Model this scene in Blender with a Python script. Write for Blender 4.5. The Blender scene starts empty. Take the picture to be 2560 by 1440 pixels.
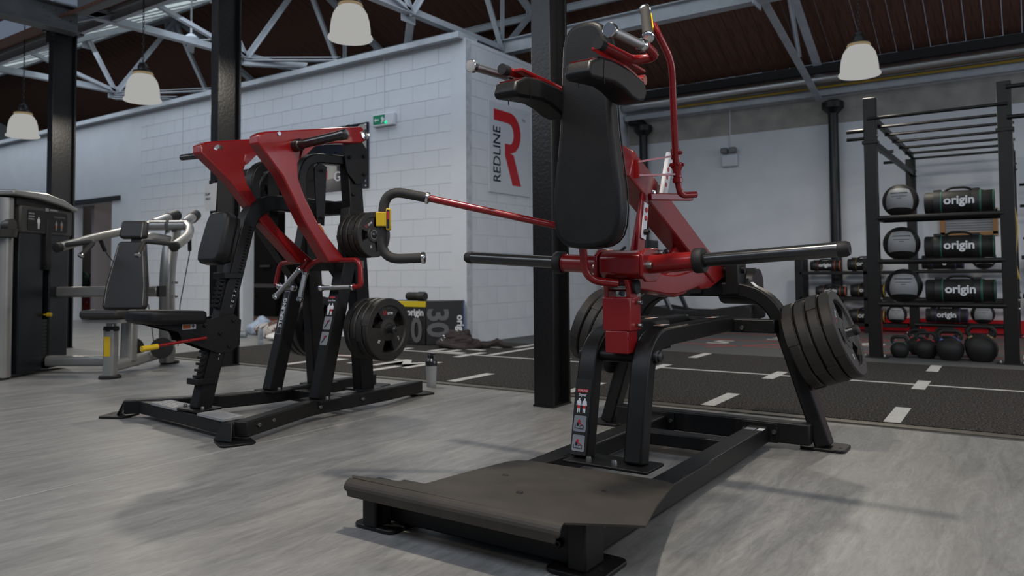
import bpy, bmesh, math, random
from mathutils import Vector as V, Matrix, Quaternion
random.seed(11)
sc = bpy.context.scene
col = sc.collection
PI = math.pi

# ------------------------------------------------------------------ camera
cd = bpy.data.cameras.new('camera'); cam = bpy.data.objects.new('camera', cd); col.objects.link(cam)
yaw, pitch, roll = math.radians(34.5), math.radians(2.27), math.radians(-0.42)
fwd = V((-math.sin(yaw) * math.cos(pitch), math.cos(yaw) * math.cos(pitch), math.sin(pitch)))
rt0 = V((math.cos(yaw), math.sin(yaw), 0)); up0 = rt0.cross(fwd)
rt = rt0 * math.cos(roll) + up0 * math.sin(roll); upv = up0 * math.cos(roll) - rt0 * math.sin(roll)
cam.matrix_world = Matrix(((rt.x, upv.x, -fwd.x, 0), (rt.y, upv.y, -fwd.y, 0), (rt.z, upv.z, -fwd.z, 0.89), (0, 0, 0, 1)))
cd.sensor_width = 36; cd.lens = 36 * 1887 / 2560; cd.shift_y = -112 / 2560
cd.clip_start = 0.05; cd.clip_end = 200
cd.dof.use_dof = True; cd.dof.focus_distance = 3.1; cd.dof.aperture_fstop = 3.2
sc.camera = cam

# ------------------------------------------------------------------ world, lamps, exposure
w = bpy.data.worlds.new('world'); sc.world = w; w.use_nodes = True
w.node_tree.nodes['Background'].inputs[0].default_value = (0.62, 0.76, 1.0, 1)
w.node_tree.nodes['Background'].inputs[1].default_value = 0.17
sc.view_settings.view_transform = 'Standard'; sc.view_settings.look = 'None'
sc.view_settings.exposure = 0; sc.view_settings.gamma = 1; sc.view_settings.use_curve_mapping = False

def lamp_light(x, y, z, e, size=0.34, c=(1.0, 0.91, 0.78)):
    d = bpy.data.lights.new('lamp_light', 'AREA'); d.shape = 'DISK'; d.size = size; d.energy = e; d.color = c
    d.spread = PI
    o = bpy.data.objects.new('lamp_light', d); o.location = (x, y, z); col.objects.link(o)
    o.visible_camera = False
    return o
LAMPS = [(-5.29, 5.0, 3.13), (-8.68, 4.87, 2.97), (-11.73, 4.84, 2.87), (-1.46, 8.73, 2.98)]
for p in LAMPS: lamp_light(p[0], p[1], p[2] + 0.02, 40)
lamp_light(-1.29, 2.05, 3.6, 78, 0.16)                               # lamp hanging over the squat machine, above the frame
for p, e in (((-5.0, 1.6, 3.2), 12), ((-8.6, 1.3, 3.2), 6), ((2.3, 2.2, 3.2), 22), ((2.3, 5.5, 3.1), 36), ((2.2, 9.0, 3.1), 40), ((-1.3, -1.6, 3.2), 20), ((-5.0, -1.9, 3.2), 8)):
    lamp_light(p[0], p[1], p[2], e)
def day_and_fill_light(loc, rot, sx, sy, e, c=(0.76, 0.85, 1.0)):
    d = bpy.data.lights.new('daylight_and_fill', 'AREA'); d.shape = 'RECTANGLE'; d.size = sx; d.size_y = sy; d.energy = e; d.color = c
    o = bpy.data.objects.new('daylight_and_fill', d); o.location = loc; o.rotation_euler = rot; col.objects.link(o); o.visible_camera = False
day_and_fill_light((-12.0, 6.5, 4.75), (math.radians(25), 0, 0), 18, 1.5, 120)
day_and_fill_light((-2.5, -1.4, 4.9), (math.radians(38), 0, 0), 22, 1.6, 430)
day_and_fill_light((6.8, 6.5, 2.6), (0, math.radians(90), 0), 2.2, 9.0, 210)  # unseen side fill, added to brighten the right block wall
day_and_fill_light((-14.5, 8.7, 3.6), (0, 0, 0), 8, 0.8, 40, (1, .93, .86)); day_and_fill_light((-10.0, 9.6, 3.6), (0, 0, 0), 3, 0.8, 12, (1, .9, .8))  # warm fill lights added inside the rooms behind the block wall

# ------------------------------------------------------------------ materials
MT = {}
def mat(name, rgb, rough=0.5, metal=0.0, coat=0.0, bump=0.0, bscale=300, var=0.0, vscale=4.0, spec=0.5, emit=0.0, trans=0.0, alpha=1.0, stretch=None, ecol=None):
    m = bpy.data.materials.new(name); m.use_nodes = True
    nt = m.node_tree; b = nt.nodes['Principled BSDF']
    b.inputs['Base Color'].default_value = (*rgb, 1); b.inputs['Roughness'].default_value = rough
    b.inputs['Metallic'].default_value = metal; b.inputs['Coat Weight'].default_value = coat
    b.inputs['Coat Roughness'].default_value = 0.08
    b.inputs['Specular IOR Level'].default_value = spec
    b.inputs['Transmission Weight'].default_value = trans; b.inputs['Alpha'].default_value = alpha
    if emit:
        b.inputs['Emission Color'].default_value = (*(ecol or rgb), 1); b.inputs['Emission Strength'].default_value = emit
    tc = nt.nodes.new('ShaderNodeTexCoord'); src = tc.outputs['Object']
    if stretch:
        mp = nt.nodes.new('ShaderNodeMapping'); mp.inputs['Scale'].default_value = stretch
        nt.links.new(src, mp.inputs['Vector']); src = mp.outputs['Vector']
    if var:
        n = nt.nodes.new('ShaderNodeTexNoise'); n.inputs['Scale'].default_value = vscale; n.inputs['Detail'].default_value = 6
        nt.links.new(src, n.inputs['Vector'])
        r = nt.nodes.new('ShaderNodeValToRGB'); r.color_ramp.elements[0].position = 0.3; r.color_ramp.elements[1].position = 0.7
        r.color_ramp.elements[0].color = (*[c * (1 - var) for c in rgb], 1); r.color_ramp.elements[1].color = (*[min(1, c * (1 + var)) for c in rgb], 1)
        nt.links.new(n.outputs['Fac'], r.inputs['Fac']); nt.links.new(r.outputs['Color'], b.inputs['Base Color'])
    if bump:
        n2 = nt.nodes.new('ShaderNodeTexNoise'); n2.inputs['Scale'].default_value = bscale; n2.inputs['Detail'].default_value = 3
        nt.links.new(src, n2.inputs['Vector'])
        bp = nt.nodes.new('ShaderNodeBump'); bp.inputs['Strength'].default_value = bump; bp.inputs['Distance'].default_value = 0.002
        nt.links.new(n2.outputs['Fac'], bp.inputs['Height']); nt.links.new(bp.outputs['Normal'], b.inputs['Normal'])
    MT[name] = m
    return m
black = mat('black_powder_coat', (0.007, 0.0068, 0.0065), 0.42, spec=0.28, bump=0.12, bscale=700, var=0.15, vscale=6)
blacksheen = mat('black_gloss_tube', (0.012, 0.012, 0.012), 0.22, spec=0.7, var=0.2, vscale=30)
platemat = mat('textured_footplate', (0.026, 0.0205, 0.0145), 0.62, bump=0.6, bscale=420, var=0.25, vscale=9)
red = mat('red_gloss_paint', (0.215, 0.007, 0.008), 0.25, coat=0.15, var=0.08, vscale=8)
chrome = mat('chrome', (0.62, 0.62, 0.62), 0.16, 1.0, bump=0.06, bscale=900)
knurl = mat('knurled_chrome', (0.5, 0.5, 0.5), 0.3, 1.0, bump=0.4, bscale=1200)
tread = mat('tread_aluminium', (0.3, 0.3, 0.3), 0.5, 0.3)
steel = mat('bolt_steel', (0.3, 0.29, 0.27), 0.35, 1.0)
leather = mat('black_vinyl', (0.0075, 0.0075, 0.0078), 0.45, bump=0.25, bscale=260, var=0.2, vscale=10, spec=0.25)
rubber = mat('black_rubber', (0.011, 0.0105, 0.01), 0.6, spec=0.35, bump=0.2, bscale=500, var=0.2, vscale=8)
plater = mat('weight_plate_rubber', (0.014, 0.0118, 0.01), 0.55, bump=0.15, bscale=300, var=0.25, vscale=9)
foam = mat('black_foam_grip', (0.02, 0.018, 0.016), 0.7, bump=0.4, bscale=600)
white = mat('white_print', (0.62, 0.63, 0.64), 0.5)
paper = mat('white_paper', (0.62, 0.6, 0.57), 0.7)
grey_print = mat('grey_print', (0.1, 0.1, 0.105), 0.5)
redprint = mat('red_print', (0.42, 0.014, 0.02), 0.4)
orange = mat('orange_label', (0.5, 0.13, 0.02), 0.5)
yellow = mat('yellow_plastic', (0.55, 0.36, 0.01), 0.4)
whitepaint = mat('white_block_paint', (0.56, 0.575, 0.6), 0.6, bump=0.3, bscale=60, var=0.035, vscale=3)
mortar = mat('painted_mortar', (0.5, 0.515, 0.54), 0.8)
backpaint = mat('white_wall_paint', (0.6, 0.61, 0.63), 0.6, bump=0.3, bscale=12, var=0.05, vscale=2)
tan = mat('tan_grime_shade', (0.3, 0.28, 0.25), 0.8, var=0.2, vscale=4)
trussm = mat('grey_painted_steel', (0.4, 0.42, 0.45), 0.45, var=0.12, vscale=5)
girderm = mat('dark_grey_girder', (0.11, 0.115, 0.115), 0.5, var=0.15, vscale=5)
timber = mat('stained_roof_boards', (0.095, 0.04, 0.024), 0.8, var=0.35, vscale=3, stretch=(12, 1, 1))
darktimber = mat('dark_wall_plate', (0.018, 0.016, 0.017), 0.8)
colm = mat('black_column_paint', (0.007, 0.0072, 0.0075), 0.34, bump=0.8, bscale=50, spec=0.35)
foil = mat('silver_foil_lagging', (0.5, 0.5, 0.5), 0.32, 1.0, bump=0.8, bscale=40)
gas = mat('yellow_ochre_pipe', (0.3, 0.19, 0.02), 0.5)
shade = mat('lit_lamp_shade', (0.39, 0.385, 0.37), 0.5, emit=1.0, ecol=(0.385, 0.382, 0.37)); 
shade.node_tree.nodes['Principled BSDF'].inputs['Base Color'].default_value = (0, 0, 0, 1)
shade.node_tree.nodes['Principled BSDF'].inputs['Specular IOR Level'].default_value = 0
glazing = mat('skylight_glazing', (0, 0, 0), 0.5, emit=1.0, ecol=(0.46, 0.54, 0.56), spec=0)
darkmetal = mat('dark_metal', (0.03, 0.03, 0.03), 0.4, 0.6)
silver = mat('silver_paint', (0.3, 0.295, 0.28), 0.32, 0.5, var=0.06, vscale=4)
towerm = mat('dark_blue_panel', (0.007, 0.0095, 0.012), 0.35, spec=0.3, var=0.2, vscale=4)
shroud = mat('charcoal_shroud', (0.032, 0.03, 0.027), 0.45)
vinylgrey = mat('charcoal_vinyl', (0.017, 0.015, 0.014), 0.5, bump=0.3, bscale=200)
stitch = mat('pale_stitching', (0.3, 0.29, 0.27), 0.6)
green = mat('green_sign', (0.0, 0.12, 0.06), 0.4, emit=0.06, ecol=(0.01, 0.6, 0.3))
greenled = mat('green_led', (0, 0.5, 0.2), 0.4, emit=0.8, ecol=(0.02, 0.75, 0.35))
redled = mat('red_led', (0.6, 0.02, 0.03), 0.4, emit=1.0, ecol=(0.75, 0.02, 0.03))
redglow = mat('red_light_strip_base', (0.4, 0.01, 0.015), 0.4, emit=0.07, ecol=(0.7, 0.01, 0.015))
signwhite = mat('white_sign_board', (0.5, 0.51, 0.54), 0.3)
navy = mat('navy_print', (0.012, 0.014, 0.026), 0.3)
posterdark = mat('dark_poster', (0.012, 0.014, 0.022), 0.22, var=0.5, vscale=3)
posterlamp = mat('printed_lamp_shade', (0.32, 0.3, 0.27), 0.3, var=0.25, vscale=6)
posterblue = mat('printed_blue_arm', (0.14, 0.17, 0.22), 0.3, var=0.5, vscale=6)
boxblue = mat('blue_panel', (0.055, 0.1, 0.2), 0.5)
boxblack = mat('black_soft_box', (0.011, 0.011, 0.0115), 0.5, bump=0.2, bscale=200)
clear = mat('frosted_plastic', (0.42, 0.43, 0.43), 0.35, trans=0.35)
clearb = mat('clear_water_bottle', (0.35, 0.4, 0.43), 0.15, trans=0.6)
pink = mat('pink_cap', (0.4, 0.02, 0.16), 0.4)
cloth = mat('dark_brown_cloth', (0.028, 0.019, 0.018), 0.9, bump=0.6, bscale=90, var=0.3, vscale=8)
bagplastic = mat('pale_blue_plastic_bag', (0.3, 0.36, 0.45), 0.3, var=0.3, vscale=12)
greenband = mat('green_band', (0.02, 0.11, 0.075), 0.5)
orangeband = mat('orange_band', (0.42, 0.07, 0.02), 0.5)
yellowband = mat('yellow_band', (0.35, 0.22, 0.015), 0.5)
purpleband = mat('purple_band', (0.07, 0.04, 0.14), 0.5)
ballgrey = mat('grey_ball_panel', (0.22, 0.225, 0.23), 0.55)
redroom = mat('red_storage_panel', (0.3, 0.015, 0.02), 0.5)
greenplate = mat('green_bumper', (0.01, 0.06, 0.03), 0.5)
blueplate = mat('blue_bumper', (0.02, 0.035, 0.12), 0.5)
redplate = mat('red_bumper', (0.3, 0.015, 0.018), 0.5)
wood = mat('pine_wood', (0.3, 0.15, 0.05), 0.6)
greyroom = mat('mauve_grey_wall', (0.22, 0.2, 0.21), 0.8)
stripe = mat('orange_floor_edge', (0.45, 0.1, 0.05), 0.6)
stickergrey = mat('grey_sticker', (0.2, 0.205, 0.22), 0.4)
edge_metal = mat('turf_edge_trim', (0.13, 0.12, 0.1), 0.45, 0.5)
bluegrip = mat('blue_kettlebell_band', (0.06, 0.09, 0.25), 0.4)
goldband = mat('gold_kettlebell_band', (0.25, 0.18, 0.08), 0.4)

def floor_mat():
    m = bpy.data.materials.new('grey_streaked_vinyl'); m.use_nodes = True; nt = m.node_tree; b = nt.nodes['Principled BSDF']
    tc = nt.nodes.new('ShaderNodeTexCoord')
    def noise(scale, st, det, rough=0.6, dist=0.0):
        mp = nt.nodes.new('ShaderNodeMapping'); mp.inputs['Scale'].default_value = st; mp.inputs['Rotation'].default_value = (0, 0, 0.05)
        nt.links.new(tc.outputs['Object'], mp.inputs['Vector'])
        n = nt.nodes.new('ShaderNodeTexNoise'); n.inputs['Scale'].default_value = scale; n.inputs['Detail'].default_value = det
        n.inputs['Roughness'].default_value = rough; n.inputs['Distortion'].default_value = dist
        nt.links.new(mp.outputs['Vector'], n.inputs['Vector']); return n
    a = noise(5, (2.2, 0.35, 1), 9, 0.68, 0.9); c = noise(30, (1.6, 0.3, 1), 5, 0.6, 1.5)
    r = nt.nodes.new('ShaderNodeValToRGB'); e = r.color_ramp.elements
    e[0].position = 0.3; e[0].color = (0.15, 0.148, 0.142, 1); e[1].position = 0.72; e[1].color = (0.275, 0.27, 0.258, 1)
    x = e.new(0.5); x.color = (0.21, 0.206, 0.198, 1)
    nt.links.new(a.outputs['Fac'], r.inputs['Fac'])
    r2 = nt.nodes.new('ShaderNodeValToRGB'); r2.color_ramp.elements[0].position = 0.35; r2.color_ramp.elements[0].color = (0.8, 0.8, 0.8, 1)
    r2.color_ramp.elements[1].position = 0.65; r2.color_ramp.elements[1].color = (1.1, 1.1, 1.1, 1)
    nt.links.new(c.outputs['Fac'], r2.inputs['Fac'])
    mx = nt.nodes.new('ShaderNodeMix'); mx.data_type = 'RGBA'; mx.blend_type = 'MULTIPLY'; mx.inputs['Factor'].default_value = 0.8
    nt.links.new(r.outputs['Color'], mx.inputs[6]); nt.links.new(r2.outputs['Color'], mx.inputs[7])
    nt.links.new(mx.outputs[2], b.inputs['Base Color'])
    b.inputs['Roughness'].default_value = 0.42; b.inputs['Specular IOR Level'].default_value = 0.4
    return m
vinyl = floor_mat()
def speckle(name, dark, light, scale, rough=0.9, bump=1.0, p=(0.45, 0.75)):
    m = bpy.data.materials.new(name); m.use_nodes = True; nt = m.node_tree; b = nt.nodes['Principled BSDF']
    tc = nt.nodes.new('ShaderNodeTexCoord'); n = nt.nodes.new('ShaderNodeTexNoise'); n.inputs['Scale'].default_value = scale; n.inputs['Detail'].default_value = 4
    n.inputs['Roughness'].default_value = 0.7
    nt.links.new(tc.outputs['Object'], n.inputs['Vector'])
    r = nt.nodes.new('ShaderNodeValToRGB'); e = r.color_ramp.elements
    e[0].position = p[0]; e[0].color = (*dark, 1); e[1].position = p[1]; e[1].color = (*light, 1)
    nt.links.new(n.outputs['Fac'], r.inputs['Fac']); nt.links.new(r.outputs['Color'], b.inputs['Base Color'])
    bp = nt.nodes.new('ShaderNodeBump'); bp.inputs['Strength'].default_value = bump; bp.inputs['Distance'].default_value = 0.01
    nt.links.new(n.outputs['Fac'], bp.inputs['Height']); nt.links.new(bp.outputs['Normal'], b.inputs['Normal'])
    b.inputs['Roughness'].default_value = rough; b.inputs['Specular IOR Level'].default_value = 0.2
    return m
turfm = speckle('black_turf_pile', (0.008, 0.0075, 0.007), (0.17, 0.15, 0.135), 85, p=(0.47, 0.72))
rubberfloor = speckle('grey_rubber_floor', (0.07, 0.07, 0.07), (0.13, 0.13, 0.13), 160, 0.75, 0.3)
towel = speckle('patterned_blanket', (0.09, 0.05, 0.04), (0.42, 0.39, 0.37), 7, 0.9, 0.3, (0.47, 0.53))
tape = mat('white_turf_line', (0.42, 0.41, 0.39), 0.8, bump=0.6, bscale=150, var=0.12, vscale=25)
tapered = mat('red_floor_line', (0.3, 0.03, 0.03), 0.7)

# ------------------------------------------------------------------ mesh helpers
ORG = {}
def fillet(pts, r, n=5, closed=False):
    pts = [V(p) for p in pts]
    if not r: return pts
    out = [pts[0]]
    for i in range(1, len(pts) - 1):
        p, a, b = pts[i], pts[i - 1], pts[i + 1]
        u, v = (a - p), (b - p); rr = min(r, u.length * 0.49, v.length * 0.49)
        u.normalize(); v.normalize(); A, Bq = p + u * rr, p + v * rr
        for k in range(n + 1):
            t = k / n; out.append(A * (1 - t) ** 2 + p * 2 * t * (1 - t) + Bq * t * t)
    out.append(pts[-1]); return out
class MB:
    def __init__(s): s.v = []; s.f = []
    def add(s, vs, fs):
        n = len(s.v); s.v += [V(x) for x in vs]; s.f += [[i + n for i in f] for f in fs]; return s
    def cub(s, lo, hi):
        x0, y0, z0 = lo; x1, y1, z1 = hi
        return s.add([(x0, y0, z0), (x1, y0, z0), (x1, y1, z0), (x0, y1, z0), (x0, y0, z1), (x1, y0, z1), (x1, y1, z1), (x0, y1, z1)],
                     [(3, 2, 1, 0), (4, 5, 6, 7), (0, 1, 5, 4), (1, 2, 6, 5), (2, 3, 7, 6), (3, 0, 4, 7)])
    def box(s, c, d): return s.cub([c[i] - d[i] / 2 for i in range(3)], [c[i] + d[i] / 2 for i in range(3)])
    def loft(s, rings, caps=True, closed=False):
        n = len(rings[0]); vs = [p for r in rings for p in r]; fs = []
        m = len(rings)
        for i in range(m if closed else m - 1):
            a, b = i * n, ((i + 1) % m) * n
            for k in range(n): fs.append((a + k, a + (k + 1) % n, b + (k + 1) % n, b + k))
        if caps and not closed: fs.append(tuple(range(n - 1, -1, -1))); fs.append(tuple(range((m - 1) * n, m * n)))
        return s.add(vs, fs)
    def sweep(s, pts, w, h, side, bend=0, n=6):
        pts = fillet(pts, bend, n); side = V(side).normalized(); rings = []
        for i, p in enumerate(pts):
            a = pts[max(i - 1, 0)]; b = pts[min(i + 1, len(pts) - 1)]; t = (b - a).normalized()
            sd = (side - t * side.dot(t)).normalized(); nn = sd.cross(t)
            k = 1.0
            if 0 < i < len(pts) - 1:
                c = (p - a).normalized().dot((b - p).normalized()); k = 1 / max(0.5, math.sqrt((1 + c) / 2))
            rings.append([p + sd * w / 2 * x + nn * h / 2 * y * k for x, y in ((-1, -1), (1, -1), (1, 1), (-1, 1))])
        return s.loft(rings)
    def beam(s, a, b, w, h, side=(0, 0, 1)): return s.sweep([a, b], w, h, side)
    def tube(s, pts, r, seg=12, bend=0, n=5, closed=False):
        pts = fillet(pts, bend, n); rings = []; nrm = None
        for i, p in enumerate(pts):
            if closed: a, b = pts[i - 1], pts[(i + 1) % len(pts)]
            else: a = pts[max(i - 1, 0)]; b = pts[min(i + 1, len(pts) - 1)]
            t = (b - a).normalized()
            if nrm is None: nrm = t.orthogonal().normalized()
            nrm = (nrm - t * nrm.dot(t)).normalized(); bi = t.cross(nrm)
            rr = r[i] if isinstance(r, (list, tuple)) else r
            rings.append([p + (nrm * math.cos(q) + bi * math.sin(q)) * rr for q in [2 * PI * k / seg for k in range(seg)]])
        return s.loft(rings, True, closed)
    def prism(s, poly, o, u, v, t):
        o, u, v = V(o), V(u), V(v); nn = u.cross(v).normalized() * t; n = len(poly)
        a = [o + u * p[0] + v * p[1] - nn / 2 for p in poly]; b = [x + nn for x in a]
        return s.add(a + b, [tuple(range(n - 1, -1, -1)), tuple(range(n, 2 * n))] + [(k, (k + 1) % n, n + (k + 1) % n, n + k) for k in range(n)])
    def lathe(s, prof, o=(0, 0, 0), axis=(0, 0, 1), seg=24, caps=True):
        o = V(o); ax = V(axis).normalized(); u = ax.orthogonal().normalized(); v = ax.cross(u)
        rings = [[o + ax * z + (u * math.cos(q) + v * math.sin(q)) * max(r, 1e-4) for q in [2 * PI * k / seg for k in range(seg)]] for r, z in prof]
        return s.loft(rings, caps)
    def ring(s, r0, r1, t, o, axis, seg=32):
        return s.loft([[p for p in rr] for rr in s._ringpts(r0, r1, t, o, axis, seg)], False, True)
    def _ringpts(s, r0, r1, t, o, axis, seg):
        o = V(o); ax = V(axis).normalized(); u = ax.orthogonal().normalized(); v = ax.cross(u)
        for k in range(seg):
            d = u * math.cos(2 * PI * k / seg) + v * math.sin(2 * PI * k / seg)
            yield [o + d * r0 - ax * t / 2, o + d * r1 - ax * t / 2, o + d * r1 + ax * t / 2, o + d * r0 + ax * t / 2]
    def bolt(s, p, axis, r=0.009, h=0.012):
        return s.lathe([(r, 0), (r, h * .6), (r * .8, h), (r * .45, h), (r * .4, h * .6)], p, axis, 8)
    def build(s, name, m, parent=None, bevel=0, bs=2, angle=38, sub=0, flat=False):
        me = bpy.data.meshes.new(name)
        org = ORG.get(parent, V((0, 0, 0))) if parent else V((0, 0, 0))
        me.from_pydata([p - org for p in s.v], [], s.f)
        bm = bmesh.new(); bm.from_mesh(me); bmesh.ops.recalc_face_normals(bm, faces=bm.faces); bm.to_mesh(me); bm.free()
        if not flat:
            me.shade_smooth(); me.set_sharp_from_angle(angle=math.radians(angle))
        me.materials.append(m)
        o = bpy.data.objects.new(name, me); col.objects.link(o)
        if parent: o.parent = parent; ORG[o] = org
        if bevel:
            md = o.modifiers.new('bevel', 'BEVEL'); md.width = bevel; md.segments = bs; md.limit_method = 'ANGLE'; md.angle_limit = math.radians(50)
            md.harden_normals = False
        if sub:
            md = o.modifiers.new('sub', 'SUBSURF'); md.levels = sub; md.render_levels = sub
        return o
def thing(name, label, cat, loc=(0, 0, 0), group=None):
    o = bpy.data.objects.new(name, None); o.empty_display_size = 0.1; col.objects.link(o); o.location = loc
    o['label'] = label; o['category'] = cat
    if group: o['group'] = group
    ORG[o] = V(loc); return o
def tag(o, label, cat, group=None):
    o['label'] = label; o['category'] = cat
    if group: o['group'] = group
    return o
def struct(o): o['kind'] = 'structure'; return o
KIDS = {}
def copy_tree(o, parent=None):
    c = o.copy(); col.objects.link(c)
    if parent: c.parent = parent
    for ch in list(o.children): copy_tree(ch, c)
    return c
def place(o, loc, R=None, label=None, group=None, cat=None):
    m = Matrix.Translation(loc)
    if R is not None: m = m @ R.to_4x4()
    o.matrix_world = m
    if label: o['label'] = label
    if cat: o['category'] = cat
    if group: o['group'] = group
    return o
def basis(x, y, z): return Matrix(((x[0], y[0], z[0]), (x[1], y[1], z[1]), (x[2], y[2], z[2])))
TXT = {}
def text(s, size, m, pos, right, up, parent=None, name='lettering', bold=0.0, depth=0.0006, squash=1.0):
    """flat lettering centred on pos, reading along right"""
    key = (s, bold)
    if key not in TXT:
        c = bpy.data.curves.new('t', 'FONT'); c.body = s; c.align_x = 'CENTER'; c.align_y = 'CENTER'; c.size = 1; c.offset = bold; c.resolution_u = 3
        t = bpy.data.objects.new('t', c); col.objects.link(t)
        me = bpy.data.meshes.new_from_object(t.evaluated_get(bpy.context.evaluated_depsgraph_get()))
        TXT[key] = ([v.co.copy() for v in me.vertices], [tuple(p.vertices) for p in me.polygons])
        bpy.data.objects.remove(t); bpy.data.curves.remove(c); bpy.data.meshes.remove(me)
    vs, fs = TXT[key]; r = V(right).normalized(); u = V(up); u = (u - r * u.dot(r)).normalized(); n = r.cross(u); p = V(pos)
    b = MB(); b.add([p + r * v.x * size * squash + u * v.y * size + n * depth for v in vs], fs)
    return b.build(name, m, parent, flat=True)
def decal(poly_c, right, up, wd, ht, m, parent, name='sticker', off=0.0008, rad=0.0):
    r = V(right).normalized(); u = V(up); u = (u - r * u.dot(r)).normalized(); n = r.cross(u)
    q = []
    if rad:
        for cx, cy, a0 in ((1, 1, 0), (-1, 1, 90), (-1, -1, 180), (1, -1, 270)):
            for k in range(4):
                a = math.radians(a0 + 30 * k); q.append((cx * (wd / 2 - rad) + math.cos(a) * rad, cy * (ht / 2 - rad) + math.sin(a) * rad))
    else: q = [(-wd / 2, -ht / 2), (wd / 2, -ht / 2), (wd / 2, ht / 2), (-wd / 2, ht / 2)]
    b = MB(); b.prism(q, V(poly_c) + n * off, r, u, off); return b.build(name, m, parent, flat=True)
def shape(poly, o, r, u, t, m, parent, name, **k):
    b = MB(); b.prism(poly, o, r, u, t); return b.build(name, m, parent, **k)
X3, Y3, Z3 = V((1, 0, 0)), V((0, 1, 0)), V((0, 0, 1))

# ------------------------------------------------------------------ floor
seam = mat('pale_weld_seam', (0.34, 0.335, 0.32), 0.5)
fl = struct(MB().cub((-26, -6, -0.06), (7, 12.5, -0.004)).build('floor', mortar)); ORG[fl] = V((0, 0, 0))
for k in range(-12, 4):
    x0 = -1.2 + 2.2 * k
    x1 = x0 + 2.196
    MB().cub((x0, -6, -0.004), (x1, 4.74, 0.0)).build('vinyl_sheet', vinyl, fl); MB().cub((x0 - .006, -6, -.003), (x0 + .002, 4.74, .0006)).build('weld_seam', seam, fl, flat=True)
    if x0 < -8.1: MB().cub((x0, 4.74, -0.004), (min(x1, -8.1), 12.3, 0.0)).build('vinyl_sheet', vinyl, fl)
rub = struct(MB().cub((-8.1, 4.74, -0.004), (7, 12.3, 0.001)).build('floor', rubberfloor)); ORG[rub] = V((0, 0, 0))
ta = 0.017                                                     # the turf lane lies a degree off the building line
def tp(x, y): return (x * math.cos(ta) - (y - 4.83) * math.sin(ta), 4.83 + 0.035 + x * math.sin(ta) + (y - 4.83) * math.cos(ta))
def quad(x0, y0, x1, y1, z0, z1, name, m, parent):
    p = [tp(x0, y0), tp(x1, y0), tp(x1, y1), tp(x0, y1)]
    b = MB(); b.add([(*q, z0) for q in p] + [(*q, z1) for q in p], [(3, 2, 1, 0), (4, 5, 6, 7), (0, 1, 5, 4), (1, 2, 6, 5), (2, 3, 7, 6), (3, 0, 4, 7)])
    return b.build(name, m, parent, flat=True)
turf = struct(quad(-8.0, 4.83, 7, 7.95, 0, 0.012, 'floor', turfm, None)); ORG[turf] = V((0, 0, 0))
quad(-6.4, 6.52, 7, 6.57, 0.011, 0.0135, 'white_line', tape, turf)
for x in (-6.05, -4.99, -3.92, -2.84, -1.78, -0.69, 0.4, 1.5, 2.6):
    quad(x - 0.045, 4.84, x + 0.045, 5.40, 0.011, 0.0138, 'white_mark', tape, turf)
    quad(x - 0.045, 6.29, x + 0.045, 6.79, 0.011, 0.0138, 'white_mark', tape, turf)
    quad(x - 0.045, 7.45, x + 0.045, 7.93, 0.011, 0.0138, 'white_mark', tape, turf)
quad(-4.83, 6.62, -4.75, 7.75, 0.011, 0.0138, 'white_mark', tape, turf)
text('FIT', 0.75, tape, (*tp(-5.35, 7.05), 0.0135), (-math.sin(ta) * 0 + 0.05, 1, 0), (-1, 0.05, 0), turf, 'lettering', 0.01, 0.0004)
text('GYM', 0.75, tape, (*tp(-5.55, 5.55), 0.0135), (1, 0.02, 0), (0, 1, 0), turf, 'lettering', 0.01, 0.0004)
quad(-6.6, 5.75, -5.6, 5.83, 0.011, 0.0138, 'red_mark', tapered, turf)
shape([(-0.2, -0.16), (0.25, 0), (-0.2, 0.16)], (-6.75, 5.85, 0.013), X3, Y3, 0.002, tapered, turf, 'red_arrow', flat=True)
struct(quad(-8.1, 4.74, 7, 4.83, 0, 0.008, 'trim_1', edge_metal, None))
for y, a in ((9.0, 0), (9.75, 0), (10.7, 0)):
    MB().cub((-5.6, y, 0.001), (6, y + 0.04, 0.003)).build('red_line', tapered, rub, flat=True)
MB().beam((-3.2, 8.7, 0.002), (-0.6, 11.6, 0.002), 0.002, 0.05).build('red_line', tapered, rub, flat=True)
for x, y, ww in ((-3.25, 9.35, .5), (-2.75, 10.2, .5), (-2.35, 10.9, .45), (-3.9, 9.0, .5), (-1.6, 9.9, .4), (-1.1, 9.55, .35), (0.1, 9.2, .6), (0.2, 9.8, .6)):
    text({.5: '5', .45: '6', .4: '8', .35: '9', .6: '10'}[ww], 0.6, tape, (x, y, 0.0025), (1, 0, 0), (0, 1, 0), rub, 'floor_number', 0.02, 0.0004)

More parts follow.
